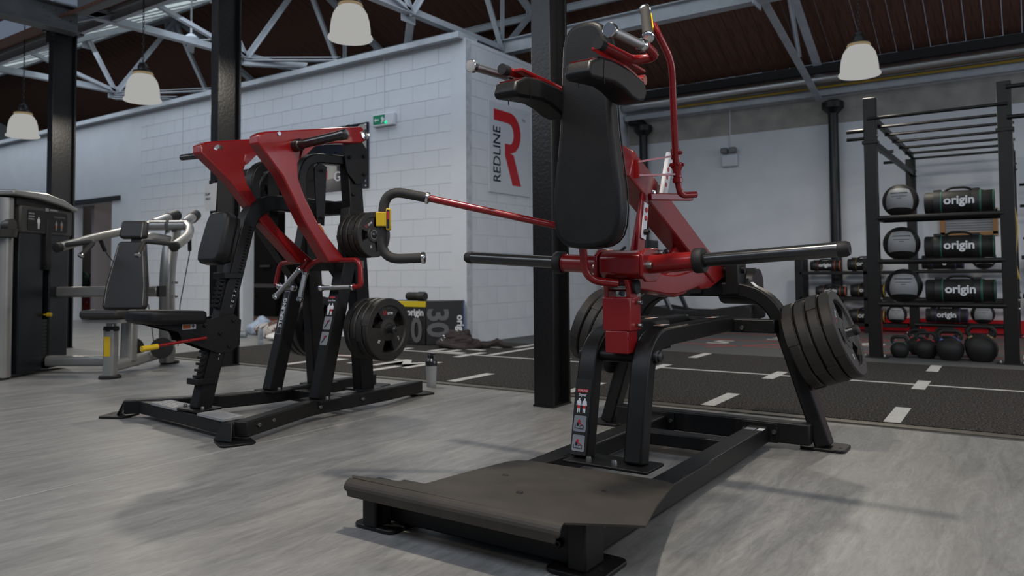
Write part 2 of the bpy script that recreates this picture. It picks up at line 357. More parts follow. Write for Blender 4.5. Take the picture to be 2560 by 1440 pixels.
# ------------------------------------------------------------------ block walls
def block_wall(name, axis, c, s0, s1, top, openings, sgn, limit):
    """wall of painted blocks; axis 0 runs along X at Y=c, axis 1 along Y at X=c; sgn = direction of the wall's body"""
    zs = [0.0, 0.263] + [0.263 + 0.225 * k for k in range(1, 17)]; zs = [z for z in zs if z < top - 0.02] + [top]
    # backing behind the joints, pierced by the openings
    segs = []
    xs = sorted({s0, s1, *[o[0] for o in openings], *[o[1] for o in openings]})
    root = None; bk = MB()
    for a, b in zip(xs, xs[1:]):
        z0 = 0
        for o in openings:
            if a >= o[0] - 1e-6 and b <= o[1] + 1e-6: z0 = o[2]
        d0, d1 = sorted((c + sgn * 0.004, c + sgn * 0.22))
        if axis == 0: bk.cub((a, d0, z0), (b - 0.012, d1, top))
        else: bk.cub((d0, a, z0), (d1, b, top))
    root = struct(bk.build(name, mortar)); ORG[root] = V((0, 0, 0))
    cache = {}; n = 0; rest = MB()
    for r, (z0, z1) in enumerate(zip(zs, zs[1:])):
        cuts = []; x = s1 - (0.225 if r % 2 else 0.45); prev = s1
        while prev > s0 + 1e-6:
            cuts.append((max(x, s0), prev)); prev = max(x, s0); x -= 0.45
        for a, b in cuts:
            parts = [(a, b)]
            for o in openings:
                if z0 < o[2] - 0.06:
                    nx = []
                    for p, q in parts:
                        if q <= o[0] or p >= o[1]: nx.append((p, q)); continue
                        if p < o[0] - 0.03: nx.append((p, o[0]))
                        if q > o[1] + 0.03: nx.append((o[1], q))
                    parts = nx
            for p, q in parts:
                g = 0.003; pr = random.choice((0, 0.0005, 0.001)); L = q - p - 2 * g; Hh = z1 - z0 - 2 * g
                if L < 0.03: continue
                lo, hi = sorted((c - sgn * pr, c + sgn * 0.03))
                if n >= limit:
                    if axis == 0: rest.cub((p + g, lo, z0 + g), (q - g, hi, z1 - g))
                    else: rest.cub((lo, p + g, z0 + g), (hi, q - g, z1 - g))
                    continue
                key = (round(L, 3), round(Hh, 3))
                if key not in cache:
                    b2 = MB()
                    if axis == 0: b2.box((0, 0, 0), (L, 0.032, Hh))
                    else: b2.box((0, 0, 0), (0.032, L, Hh))
                    ob = b2.build('block', whitepaint, None, flat=True); cache[key] = ob
                else: ob = cache[key].copy(); col.objects.link(ob)
                ob.parent = root; n += 1
                m, cz = (p + q) / 2, (z0 + z1) / 2; d = c + sgn * (0.016 - pr)
                ob.location = (m, d, cz) if axis == 0 else (d, m, cz)
    if rest.v:
        o = rest.build('blocks', whitepaint, root, flat=True); o['kind'] = 'stuff'
    return root
DOOR1, DOOR2 = (-16.1, -14.5, 2.33), (-10.5, -9.4, 2.5)
# nearest blocks first: the run starts at the corner and steps away from it, course by course
wl = block_wall('wall_left', 0, 7.563, -13.5, -5.9, 3.92, [DOOR2], 1, 300)
far = MB()
for a, b, z0 in ((-26, DOOR1[0], 0), (DOOR1[0], DOOR1[1], DOOR1[2]), (DOOR1[1], -13.5, 0)): far.cub((a, 7.563, z0), (b, 7.78, 3.92))
far.build('far_stretch', whitepaint, wl, flat=True)
wr = block_wall('wall_right', 1, -5.9, 7.563, 12.28, 3.92, [], -1, 300)
struct(MB().cub((-26, 7.45, 3.9), (-5.93, 7.86, 3.98)).build('trim_2', trussm, bevel=0.006))
for x, z0, z1 in ((-12.18, 2.0, 3.9), (-7.33, 3.1, 3.9)): MB().tube([(x, 7.555, z0), (x, 7.555, z1)], .009, 6).build('conduit', backpaint, wl)
MB().cub((-6.14, 7.556, 0.0), (-5.894, 7.6, 3.9)).build('corner_face', whitepaint, wl)
MB().cub((-5.96, 7.558, 0.0), (-5.891, 7.67, 3.9)).build('corner_render', mat('rough_corner_render', (0.42, 0.43, 0.45), 0.8, bump=1.0, bscale=25, var=0.18, vscale=12), wl)
for i, D in enumerate((DOOR1, DOOR2)):
    d = MB(); d.cub((D[0] - 0.3, 7.53, D[2]), (D[1] + 0.3, 7.6, D[2] + 0.09)); o = struct(d.build('door_%d' % (i + 1), darkmetal)); ORG[o] = V((0, 0, 0))
    MB().cub((D[0], 7.57, 0), (D[0] + 0.03, 7.78, D[2])).build('jamb', whitepaint, o); MB().cub((D[1] - 0.03, 7.57, 0), (D[1], 7.78, D[2])).build('jamb', whitepaint, o)
wb = struct(MB().cub((-26, 12.3, 0), (7, 12.5, 4.0)).build('wall_back', backpaint)); ORG[wb] = V((0, 0, 0))
MB().cub((-5.88, 12.29, 3.15), (7, 12.302, 3.56)).build('grime_shade_band', tan, wb)  # brownish grime and shadow under the eave, painted as one tan band
struct(MB().cub((-26, 12.12, 3.92), (7, 12.4, 4.06)).build('trim_3', darktimber))
struct(MB().cub((-5.88, 12.1, 3.56), (7, 12.2, 3.66)).build('trim_4', trussm, bevel=0.01))
struct(MB().cub((-15.75, 7.8, 0), (-15.65, 11.3, 3.9)).build('wall_inner', greyroom))
we = struct(MB().cub((-25, 4.0, 0), (-24.8, 14, 6.5)).build('wall_end', backpaint))
struct(MB().cub((-26, 9.4, 0), (-15.75, 9.5, 3.9)).build('wall_inner', greyroom))
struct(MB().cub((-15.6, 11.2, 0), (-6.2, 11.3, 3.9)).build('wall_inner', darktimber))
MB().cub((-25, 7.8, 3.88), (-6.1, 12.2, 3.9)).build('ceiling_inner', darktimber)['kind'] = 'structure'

# ------------------------------------------------------------------ roof
VY, VZ, RY, RZ, EY, EZ = 4.4, 4.06, 8.35, 6.0, 12.35, 4.12
ce = struct(MB().cub((-26, VY - 0.3, VZ + 0.35), (7, VY + 0.05, VZ + 0.4)).build('ceiling', darktimber)); ORG[ce] = V((0, 0, 0))
def board(y0, z0, y1, z1, wdt):
    p0, p1 = V((0, y0, z0)), V((0, y1, z1)); d = (p1 - p0).normalized(); n = V((0, -d.z, d.y)) * 0.025
    b = MB(); b.add([(x, q.y, q.z) for x in (-wdt / 2, wdt / 2) for q in (p0, p1, p1 + n, p0 + n)], [(0, 1, 2, 3), (7, 6, 5, 4), (0, 4, 5, 1), (1, 5, 6, 2), (2, 6, 7, 3), (3, 7, 4, 0)])
    return b.build('roof_board', timber, ce, flat=True)
protos = [board(RY, RZ, EY, EZ, 0.212)]
# rear slope, seen nearly everywhere under the trusses
k = 0; x = 3.4
while x > -25:
    o = protos[0] if k == 0 else protos[0].copy()
    if k: col.objects.link(o)
    o.location = (x, 0, random.uniform(0, 0.006)); x -= 0.22; k += 1
fb = board(VY, VZ, 5.1, VZ + (RZ - VZ) * (5.1 - VY) / (RY - VY), 0.212); ft = board(7.6, VZ + (RZ - VZ) * (7.6 - VY) / (RY - VY), RY, RZ, 0.212)
k = 0; x = -4.0
while x > -19:
    for pr in (fb, ft):
        o = pr if k == 0 else pr.copy()
        if k: col.objects.link(o)
        o.location = (x, 0, 0)
    x -= 0.22; k += 1
def zf(y): return VZ + (RZ - VZ) * (y - VY) / (RY - VY)
b = MB()
for a, c in (((-26, VY), (-19, 5.1)), ((-26, 7.6), (-19, RY)), ((-4, VY), (7, 5.1)), ((-4, 7.6), (7, RY))):
    b.add([(a[0], a[1], zf(a[1])), (c[0], a[1], zf(a[1])), (c[0], c[1], zf(c[1])), (a[0], c[1], zf(c[1]))], [(0, 1, 2, 3)])
b.add([(-26, RY, RZ), (-24.9, RY, RZ), (-24.9, EY, EZ), (-26, EY, EZ)], [(0, 1, 2, 3)])
b.add([(3.4, RY, RZ), (7, RY, RZ), (7, EY, EZ), (3.4, EY, EZ)], [(0, 1, 2, 3)])
b.add([(-26, 0.45, RZ + .25), (7, 0.45, RZ + .25), (7, VY, VZ + .28), (-26, VY, VZ + .28)], [(0, 1, 2, 3)]); b.add([(-26, -3.5, VZ), (7, -3.5, VZ), (7, 0.45, RZ + .25), (-26, 0.45, RZ + .25)], [(0, 1, 2, 3)])
b.build('roof_lining', timber, ce, flat=True)
for i, x in enumerate(range(-26, 6, 3)):
    y0, y1 = 5.1, 7.6
    g = MB(); g.add([(x + 0.03, y0, zf(y0)), (x + 2.97, y0, zf(y0)), (x + 2.97, y1, zf(y1)), (x + 0.03, y1, zf(y1))], [(0, 1, 2, 3)])
    o = struct(g.build('window_%d' % (i + 1), glazing, flat=True)); ORG[o] = V((0, 0, 0))
    for q in range(1, 5):
        xx = x + q * 0.6
        MB().beam((xx, y0, zf(y0) - 0.012), (xx, y1, zf(y1) - 0.012), 0.02, 0.03, X3).build('glazing_bar', trussm, o)
    for yy in (y0, y1): MB().box((x + 1.5, yy, zf(yy) - 0.03), (3, 0.07, 0.06)).build('frame', trussm, o)
# trusses run across the hall, one on every column line
BZ = 4.22
def truss(x, label):
    t = thing('roof_truss', label, 'truss', (x, 8.3, BZ), 'roof trusses')
    def ang(a, b2, wd=0.08, off=0.0):                          # an angle section: two thin legs
        a, b2 = V((x + off, *a)), V((x + off, *b2)); d = (b2 - a).normalized(); n = X3.cross(d)
        m = MB(); m.beam(a, b2, wd, 0.012, X3); m.beam(a + n * wd * .45 , b2 + n * wd * .45, 0.012, wd * .9, X3); return m
    ang((4.4, BZ), (9.2, BZ + 0.02), 0.11).build('bottom_chord', trussm, t); ang((9.2, BZ + 0.02), (12.2, 3.52), 0.1).build('sloping_tie', trussm, t)
    ang((4.45, 4.0), (8.35, 5.9), 0.12).build('rafter', trussm, t); ang((8.35, 5.9), (12.25, 3.98), 0.12).build('rafter', trussm, t)
    for a, c, wd in (((5.7, 4.62), (7.2, BZ), .07), ((7.2, BZ), (6.7, 5.08), .07), ((7.2, BZ), (8.3, 5.82), .08), ((8.3, 5.82), (9.2, BZ), .08), ((9.2, BZ), (9.22, 5.42), .06), ((9.2, BZ), (10.1, 5.08), .08), ((10.9, 3.88), (10.1, 5.08), .06)):
        ang(a, c, wd, 0.03).build('web_member', trussm, t)
    for y, z, s in ((7.2, BZ + .02, .13), (9.2, BZ + .02, .16), (8.3, 5.78, .16), (6.7, 5.02, .1), (10.1, 5.05, .11)):
        q = MB(); q.prism([(-s, -s * .8), (s, -s * .8), (s, s * .5), (s * .5, s), (-s * .5, s), (-s, s * .5)], (x - 0.05, y, z), Y3, Z3, 0.012)
        g = q.build('gusset_plate', trussm, t)
        r = MB()
        for dy, dz in ((-.6, -.4), (.6, -.4), (0, -.4), (-.35, .4), (.35, .4)): r.lathe([(0.014, 0), (0.014, .008), (0.006, .014)], (x - 0.056, y + dy * s, z + dz * s), (-1, 0, 0), 6)
        g2 = r.build('rivets', trussm, g); g2['kind'] = 'stuff'
    return t
for x, l in ((-2.62, 'grey riveted roof truss above the squat machine, running down to the black wall column'), (-6.5, 'grey riveted roof truss crossing above the end of the block wall'),
             (-9.9, 'grey riveted roof truss starting above the leftmost black column'), (-13.7, 'grey riveted roof truss farthest to the left, beyond the leftmost column')):
    truss(x, l)
def ibeam(name, label, cat, a, b2, wd, ht, m, group=None, side=(0, 0, 1)):
    """an I-section beam: flanges and web"""
    a, b2 = V(a), V(b2); mid = (a + b2) / 2; t = thing(name, label, cat, a, group); d = (b2 - a).normalized(); s = d.cross(Z3).normalized(); u = s.cross(d)
    for sg, nm in ((1, 'top_flange'), (-1, 'bottom_flange')): MB().beam(a + u * sg * ht / 2, b2 + u * sg * ht / 2, wd, 0.014, s).build(nm, m, t)
    MB().beam(a, b2, 0.012, ht, s).build('web', m, t); return t
ibeam('runner_beam', 'long pale steel beam running lengthwise under the roof, joining the trusses', 'beam', (-6.45, 9.22, 4.28), (3.2, 9.22, 4.28), 0.16, 0.2, trussm)
ibeam('purlin', 'thin grey purlin along the brown roof boards above the block wall', 'beam', (-25, 10.1, 5.02), (3.2, 10.1, 5.02), 0.06, 0.1, trussm)
ibeam('purlin', 'thin grey purlin under the lower edge of the rooflights', 'beam', (-25, 5.13, 4.3), (-4, 5.13, 4.3), 0.07, 0.12, trussm)
ibeam('valley_beam', 'grey lengthwise beam running right from the leftmost black column top', 'beam', (-9.6, 4.55, 4.24), (-6.7, 4.55, 4.24), 0.16, 0.24, girderm)
g = ibeam('girder', 'deep dark grey riveted girder meeting the top of the leftmost column', 'beam', (-9.75, -1, 4.06), (-9.75, 4.62, 4.06), 0.2, 0.3, girderm)
r = MB()
for i in range(6): r.lathe([(0.016, 0), (0.016, .008), (0.006, .014)], (-9.74, 4.2 + i * 0.07, 4.15 - (i % 2) * .1), X3, 6)
r.build('rivets', girderm, g)['kind'] = 'stuff'
for a, c, l in (((-9.9, 7.2, 4.2), (-8.3, 7.62, 4.03), 'flat grey brace landing on the wall top right of the second black column'), ((-9.9, 7.15, 4.12), (-9.0, 7.62, 4.03), 'shorter flat grey brace just right of the second black column'),
                ((-13.7, 7.2, 4.2), (-11.4, 7.62, 4.03), 'long flat grey brace from the far left truss to the wall top'), ((-13.7, 7.15, 4.12), (-12.5, 7.62, 4.03), 'shorter flat grey brace from the far left truss to the wall top'),
                ((-6.5, 7.2, 4.2), (-6.95, 7.62, 4.0), 'short upright brace standing on the wall top near the corner')):
    tag(MB().beam(a, c, 0.012, 0.1, Z3).sweep([V(a) + V((0, 0, .05)), V(c) + V((0, 0, .05))], 0.09, 0.01, V((1, .6, 0))).build('roof_brace', trussm), l, 'brace', 'flat roof braces')

# ------------------------------------------------------------------ columns
def hcolumn(x0, x1, y0, y1, top, label):
    cx, cy = (x0 + x1) / 2, (y0 + y1) / 2; t = thing('steel_column', label, 'column', (cx, cy, 0), 'black steel columns')
    MB().cub((x0, y0, 0), (x1, y0 + 0.022, top)).build('front_flange', colm, t, bevel=0.003); MB().cub((x0, y1 - 0.022, 0), (x1, y1, top)).build('rear_flange', colm, t, bevel=0.003)
    MB().cub((cx - 0.012, y0 + 0.02, 0), (cx + 0.012, y1 - 0.02, top)).build('web', colm, t)
    MB().cub((x0 - 0.06, y0 - 0.05, top), (x1 + 0.06, y1 + 0.05, top + 0.025)).build('cap_plate', colm, t)
    MB().cub((x0 - 0.03, y0 - 0.02, top - 0.14), (x1 + 0.03, y0 + 0.0, top)).build('cleat', colm, t); MB().cub((x0 - 0.005, y0 - .005, 0), (x1 + 0.005, y1 + .005, 0.012)).build('base_plate', colm, t)
    return t
hcolumn(-2.765, -2.615, 4.27, 4.5, 4.1, 'weathered black steel column standing behind the squat machine')
hcolumn(-6.61, -6.49, 4.4, 4.66, 4.1, 'glossy black steel column behind the red row machine, paper notice on it')
hcolumn(-10.0, -9.87, 4.4, 4.68, 3.93, 'glossy black steel column on the far left, behind the silver press')
def wall_column(x, label, elbow):
    t = thing('iron_pipe_column', label, 'column', (x, 12.15, 0), 'black columns on the back wall'); r = 0.085
    MB().lathe([(r, 0), (r * .85, 3.15), (r * .85, 3.3)], (x, 12.17, 0), Z3, 16).build('shaft', colm, t)
    MB().lathe([(r * .9, 3.28), (r * 1.9, 3.36), (r * 1.9, 3.45), (r * 1.2, 3.48)], (x, 12.17, 0), Z3, 16).build('capital', colm, t)
    if elbow: MB().tube([(x, 12.17, 3.4), (x, 12.17, 3.5), (x - 0.25, 12.17, 3.55)], 0.07, 12, 0.08).build('elbow', colm, t)
wall_column(-2.42, 'black iron column against the back wall', False); wall_column(-5.55, 'black iron column against the back wall, seen behind the black backrest', True)

b = MB(); b.tube([(-5.88, 12.08, 3.8), (6.9, 12.08, 3.8)], 0.095, 20); d = tag(b.build('lagged_duct', foil), 'silver foil-wrapped duct along the top of the back wall', 'pipe'); ORG[d] = V((0, 0, 0))
for x in (-5.0, -3.4, -1.2, 1.0): MB().tube([(x, 12.08, 3.8), (x + 0.06, 12.08, 3.8)], 0.1, 20).build('joint_band', foil, d)
tag(MB().tube([(-4.85, 12.03, 3.672), (6.9, 12.03, 3.672)], 0.02, 8).build('gas_pipe', gas), 'thin yellow ochre pipe under the silver duct', 'pipe')

# ------------------------------------------------------------------ pendant lamps
def lamp_proto():
    t = thing('pendant_lamp', 'x', 'lamp')
    MB().lathe([(0.206, 0.0), (0.213, 0.01), (0.208, 0.025), (0.192, 0.04), (0.189, 0.1), (0.18, 0.17), (0.162, 0.24), (0.132, 0.29), (0.1, 0.318), (0.075, 0.325), (0.073, 0.31), (0.12, 0.28), (0.165, 0.2), (0.18, 0.1), (0.184, 0.04), (0.198, 0.008)], seg=40, caps=False).build('lamp_shade', shade, t)
    MB().lathe([(0.105, 0.312), (0.12, 0.322), (0.11, 0.34), (0.09, 0.345)], seg=32).build('shade_ring', mat('warm_lit_ring', (0, 0, 0), .5, emit=1.0, ecol=(.22, .17, .1), spec=0), t)
    MB().lathe([(0.115, 0.345), (0.11, 0.36), (0.06, 0.375), (0.06, 0.42), (0.045, 0.44), (0.045, 0.46), (0.012, 0.47)], seg=20).build('lamp_holder', darkmetal, t)
    ch = MB()
    for k in range(30):
        z = 0.47 + k * 0.045; q = Matrix.Rotation(PI / 2 * (k % 2), 4, 'Z')
        ch.tube([q @ V((0.011 * math.cos(a), 0, 0.026 * math.sin(a))) + V((0, 0, z)) for a in [2 * PI * i / 8 for i in range(8)]], 0.004, 5, closed=True)
    c = ch.build('chain', darkmetal, t)
    return t
lp = lamp_proto()
for i, p in enumerate(LAMPS):
    o = lp if i == 0 else copy_tree(lp)
    place(o, p, None, ['lit white bell lamp hanging at the top edge, nearest and largest', 'lit white bell lamp between the two left black columns', 'lit white bell lamp at the far left, smallest of the hanging lamps', 'lit white bell lamp on a chain above the storage rig'][i], 'lit pendant lamps')

# ------------------------------------------------------------------ ceiling fan
t = thing('ceiling_fan', 'white three-blade ceiling fan under the brown roof boards', 'fan', (-10.9, 6.9, 4.55))
c = V((-10.9, 6.9, 4.62))
MB().tube([c + V((0, 0, 0.1)), c + V((0, 0, 0.75))], 0.015, 8).build('rod', trussm, t); MB().lathe([(0.03, .72), (0.08, .66), (0.08, .8)], c, Z3, 14).build('canopy', trussm, t)
MB().lathe([(0.02, -.05), (0.11, -.03), (0.12, .04), (0.05, .1)], c, Z3, 18).build('motor', trussm, t)
for k in range(3):
    a = 0.5 + 2 * PI * k / 3; d = V((math.cos(a), math.sin(a), 0)); s = V((-d.y, d.x, 0.15))
    MB().sweep([c + d * .1, c + d * .25, c + d * .68], 0.11, 0.012, s).build('blade', trussm, t, bevel=.004)

# ------------------------------------------------------------------ things on the walls
t = thing('logo_sign', 'white wall sign with a big red letter R and vertical black lettering', 'sign', (-5.88, 8.5, 2.6))
shape([(8.03, 1.97), (9.02, 1.97), (9.02, 3.2), (8.03, 3.2)], (-5.886, 0, 0), Y3, Z3, 0.018, signwhite, t, 'board', bevel=.002)
def R2(pts): return [(8.14 + p[0] * 0.64, 2.1 + p[1] * 1.0) for p in pts]
def arc(cx, cy, rx, ry, a0, a1, n): return [(cx + rx * math.cos(math.radians(a0 + (a1 - a0) * k / n)), cy + ry * math.sin(math.radians(a0 + (a1 - a0) * k / n))) for k in range(n + 1)]
rp = [(0.0, 1.0), (0.52, 1.0)] + arc(0.58, .72, .42, .28, 85, -90, 12) + [(0.72, .42), (1.0, 0.0), (0.68, 0.0), (0.4, .4), (0.4, .56), (0.56, .56)] + arc(.58, .7, .15, .14, -80, 85, 8) + [(0.5, .85), (0.0, .85)]
shape(R2(rp), (-5.874, 0, 0), Y3, Z3, 0.004, redprint, t, 'emblem', flat=True)
text('REDLINE', 0.235, navy, (-5.875, 8.215, 2.49), (0, 0, 1), (0, -1, 0), t, 'lettering', 0.012, squash=0.84)
text('TM', 0.06, grey_print, (-5.875, 8.86, 3.04), Y3, Z3, t, 'lettering')
t = thing('gym_poster', 'dark glossy poster with a lamp shade picture on the block wall', 'poster', (-8.3, 7.54, 2.5))
shape([(-9.05, 2.1), (-7.62, 2.1), (-7.62, 3.03), (-9.05, 3.03)], (0, 7.548, 0), X3, Z3, 0.02, posterdark, t, 'board')
shape([(-7.98, 2.62), (-7.65, 2.62), (-7.65, 3.01), (-7.78, 3.01), (-7.93, 2.9)], (0, 7.536, 0), X3, Z3, 0.002, posterlamp, t, 'picture', flat=True)
shape([(-8.0, 2.59), (-7.65, 2.56), (-7.65, 2.62), (-7.98, 2.62)], (0, 7.5355, 0), X3, Z3, 0.002, stitch, t, 'picture', flat=True)
shape([(-8.0, 2.45), (-7.85, 2.42), (-7.66, 2.3), (-7.66, 2.18), (-7.85, 2.3)], (0, 7.536, 0), X3, Z3, 0.002, posterblue, t, 'picture', flat=True)
shape([(-8.7, 2.28), (-8.25, 2.28), (-8.25, 2.45), (-8.35, 2.58), (-8.6, 2.58), (-8.7, 2.45)], (0, 7.536, 0), X3, Z3, 0.002, posterlamp, t, 'picture', flat=True)
text('U', 0.2, redprint, (-8.5, 7.534, 2.33), X3, Z3, t, 'lettering'); text('GYM', 0.2, white, (-8.1, 7.534, 2.3), X3, Z3, t, 'lettering'); text('STRENGTH', 0.05, stickergrey, (-8.5, 7.534, 2.2), X3, Z3, t, 'lettering')
text('AND', 0.05, stickergrey, (-7.98, 7.534, 2.2), X3, Z3, t, 'lettering'); text('UGYM', 0.08, redprint, (-8.05, 7.534, 2.78), X3, Z3, t, 'lettering')
for q in ((-7.66, 2.13), (-7.66, 2.99)): MB().lathe([(0.014, 0), (0.014, .008), (0.008, .012)], (q[0], 7.538, q[1]), (0, -1, 0), 10).build('screw', chrome, t)
t = thing('exit_sign', 'green emergency exit sign lit by a green dot on the block wall', 'sign', (-7.3, 7.54, 3.0))
MB().cub((-7.5, 7.5, 2.93), (-7.1, 7.56, 3.1)).build('case', whitepaint, t, bevel=.01)
decal((-7.37, 7.5, 3.02), X3, Z3, 0.22, 0.13, green, t, 'green_panel'); shape([(-7.46, 3.02), (-7.43, 3.05), (-7.43, 3.03), (-7.37, 3.03), (-7.37, 3.01), (-7.43, 3.01), (-7.43, 2.99)], (0, 7.497, 0), X3, Z3, .001, white, t, 'arrow', flat=True)
shape([(-7.33, 2.97), (-7.315, 3.01), (-7.33, 3.04), (-7.30, 3.06), (-7.28, 3.03), (-7.26, 3.03), (-7.28, 3.0), (-7.27, 2.97), (-7.29, 2.99), (-7.31, 2.97)], (0, 7.497, 0), X3, Z3, .001, white, t, 'running_figure', flat=True)
MB().lathe([(0.022, 0), (0.02, .01), (0.01, .014)], (-7.24, 7.5, 2.97), (0, -1, 0), 12).build('indicator_light', greenled, t)
t = thing('emergency_light', 'white emergency light box with two lamp heads on the back wall', 'light', (-4.05, 12.28, 2.75))
MB().cub((-4.18, 12.22, 2.62), (-3.92, 12.3, 2.82)).build('case', whitepaint, t, bevel=.015)
for x in (-4.12, -3.98): MB().box((x, 12.2, 2.88), (0.11, 0.1, 0.09)).build('lamp_head', mat('grey_lamp_head', (.12, .12, .125), .4), t, bevel=.015)
MB().tube([(-4.05, 12.29, 2.85), (-4.05, 12.29, 3.56)], 0.008, 6).build('conduit', backpaint, t)
t = thing('paper_notice', 'white paper notice taped to the second black column', 'notice', (-6.48, 4.25, 1.65))
q = MB(); q.add([(-6.67, 4.388, 1.52), (-6.67, 4.388, 1.79), (-6.47, 4.382, 1.785), (-6.475, 4.37, 1.515), (-6.67, 4.386, 1.52), (-6.67, 4.386, 1.79), (-6.47, 4.38, 1.785), (-6.475, 4.368, 1.515)], [(0, 1, 2, 3), (7, 6, 5, 4), (0, 4, 5, 1), (1, 5, 6, 2), (2, 6, 7, 3), (3, 7, 4, 0)]); q.build('sheet', paper, t, flat=True)
text('FILMING IN', 0.034, navy, (-6.57, 4.379, 1.68), X3, Z3, t, 'lettering', 0.01); text('PROGRESS', 0.034, navy, (-6.57, 4.377, 1.635), X3, Z3, t, 'lettering', 0.01)
MB().cub((-6.6, 4.382, 1.78), (-6.52, 4.392, 1.815)).build('tape', rubber, t)
t = thing('louvre_vent', 'grey louvred vent in a wooden frame low on the back wall', 'vent', (-0.7, 12.28, 1.5))
for a, c in (((-1.05, 1.38), (-0.99, 1.72)), ((-.42, 1.38), (-.36, 1.72)), ((-1.05, 1.68), (-.36, 1.74)), ((-1.05, 1.36), (-.36, 1.42))): MB().cub((a[0], 12.26, a[1]), (c[0], 12.3, c[1])).build('frame', wood, t)
for k in range(7): MB().cub((-0.98, 12.27, 1.44 + k * .035), (-.43, 12.295, 1.462 + k * .035)).build('slat', stickergrey, t)

# ------------------------------------------------------------------ squat machine
S = thing('squat_machine', 'large red and black squat machine with a tall black backrest, in the foreground', 'gym machine', (-1.45, 2.95, 0))
def rplate(x0, x1, y0, y1, z0, z1, r=0.03):
    q = []
    for cx, cy, a0 in ((x1 - r, y1 - r, 0), (x0 + r, y1 - r, 90), (x0 + r, y0 + r, 180), (x1 - r, y0 + r, 270)):
        for k in range(5): a = math.radians(a0 + 22.5 * k); q.append((cx + math.cos(a) * r, cy + math.sin(a) * r))
    return MB().prism(q, (0, 0, (z0 + z1) / 2), X3, Y3, z1 - z0)
def bolts(pts, axis, parent, m=steel, r=0.011, h=0.014):
    for p in pts: MB().bolt(p, axis, r, h).build('bolt', m, parent)
for x0, x1, y0, y1 in ((-2.005, -1.815, 1.905, 2.1), (-1.225, -1.035, 1.93, 2.13), (-0.985, -0.77, 3.95, 4.13), (-2.18, -1.98, 3.94, 4.12)):
    p = rplate(x0, x1, y0, y1, 0.001, 0.016).build('foot_plate', black, S, bevel=.004)
    cx = x0 + .03 if x0 < -1.5 else x1 - .03
    MB().lathe([(0.009, 0), (0.009, .001), (.004, .001)], (cx, (y0 + y1) / 2 - .03, 0.0162), Z3, 10).build('screw_hole', rubber, p)
MB().cub((-1.95, 1.9, 0.014), (-1.885, 1.985, 0.165)).build('foot_post', black, S, bevel=.008); MB().cub((-1.155, 1.95, 0.014), (-1.09, 2.07, 0.165)).build('foot_post', black, S, bevel=.008)
MB().cub((-1.89, 1.975, 0.02), (-1.15, 2.05, 0.15)).build('front_crossbar', black, S, bevel=.006)
bolts([(-1.86, 1.975, .1), (-1.73, 1.975, .085), (-1.42, 1.975, .085), (-1.19, 1.975, .08)], (0, -1, 0), S, black, .013, .016)
for x in (-1.71, -1.16): MB().cub((x - .05, 2.05, 0.03), (x + .05, 3.9, 0.11)).build('side_rail', black, S, bevel=.008)
MB().cub((-1.97, 3.9, 0.03), (-0.92, 3.98, 0.135)).build('rear_crossbar', black, S, bevel=.008)
MB().cub((-1.67, 3.46, 0.045), (-1.2, 3.55, 0.108)).build('middle_crossbar', black, S, bevel=.006)
for x in (-1.71, -1.16):
    MB().cub((x - .09, 3.888, 0.03), (x + .09, 3.901, 0.125)).build('end_plate', black, S, bevel=.002)
    bolts([(x + .075, 3.888, .085), (x - .075, 3.888, .085)], (0, -1, 0), S, steel, .012)
decal((-1.17, 3.78, .1105), X3, Y3, .05, .05, stickergrey, S); decal((-1.12, 3.78, .1105), X3, Y3, .03, .05, white, S)
# footplate: a sloping deck, flared at the front and rolled over into a lip
dv = [(-1.99, 1.892, .183), (-1.965, 1.87, .184), (-1.11, 1.868, .182), (-1.08, 1.885, .182), (-.945, 1.965, .179), (-.915, 1.985, .177), (-1.738, 1.985, .17),
      (-1.765, 2.3, .145), (-1.0, 2.25, .15), (-1.785, 2.55, .122), (-1.085, 2.57, .12), (-1.775, 2.61, .1165), (-1.1, 2.63, .116), (-1.73, 2.64, .114), (-1.15, 2.665, .113)]
df = [(0, 1, 6), (1, 2, 6), (2, 3, 6), (3, 4, 6), (4, 5, 6), (6, 5, 8, 7), (7, 8, 10, 9), (9, 10, 12, 11), (11, 12, 14, 13)]
rim = [0, 1, 2, 3, 4, 5, 8, 10, 12, 14, 13, 11, 9, 7, 6]; nd = len(dv)
b = MB(); b.add(dv + [(x, y, z - .006) for x, y, z in dv], df + [tuple(q + nd for q in f[::-1]) for f in df] + [(a, nd + a, nd + c, c) for a, c in zip(rim, rim[1:] + rim[:1])])
D = b.build('foot_platform', platemat, S, angle=25)
lip = MB(); rows = []
for k in range(7):
    a = math.radians(k * 17); rows.append((1.868 - 0.03 * math.sin(a), 0.1825 - 0.03 * (1 - math.cos(a))))
rows += [(1.838, .15), (1.84, .128)]
for (y0, z0), (y1, z1) in zip(rows, rows[1:]):
    i = rows.index((y0, z0)); e0 = max(0, i - 5) * 0.006; e1 = max(0, i - 4) * 0.006
    lip.add([(-1.975 + e0, y0, z0), (-1.11 - e0, y0, z0), (-1.11 - e1, y1, z1), (-1.975 + e1, y1, z1), (-1.975 + e0, y0 + .006, z0 - .002), (-1.11 - e0, y0 + .006, z0 - .002), (-1.11 - e1, y1 + .006, z1), (-1.975 + e1, y1 + .006, z1)], [(0, 1, 2, 3), (7, 6, 5, 4), (0, 3, 7, 4), (1, 5, 6, 2)] + ([(2, 6, 7, 3)] if i == len(rows) - 2 else []))
lip.build('rolled_lip', platemat, D, angle=60)
for p in ((-1.62, 2.3, .1455), (-1.22, 2.32, .1435), (-1.42, 2.1, .163)): MB().lathe([(.012, 0), (.01, .003), (.004, .001)], p, Z3, 12).build('screw', rubber, D)
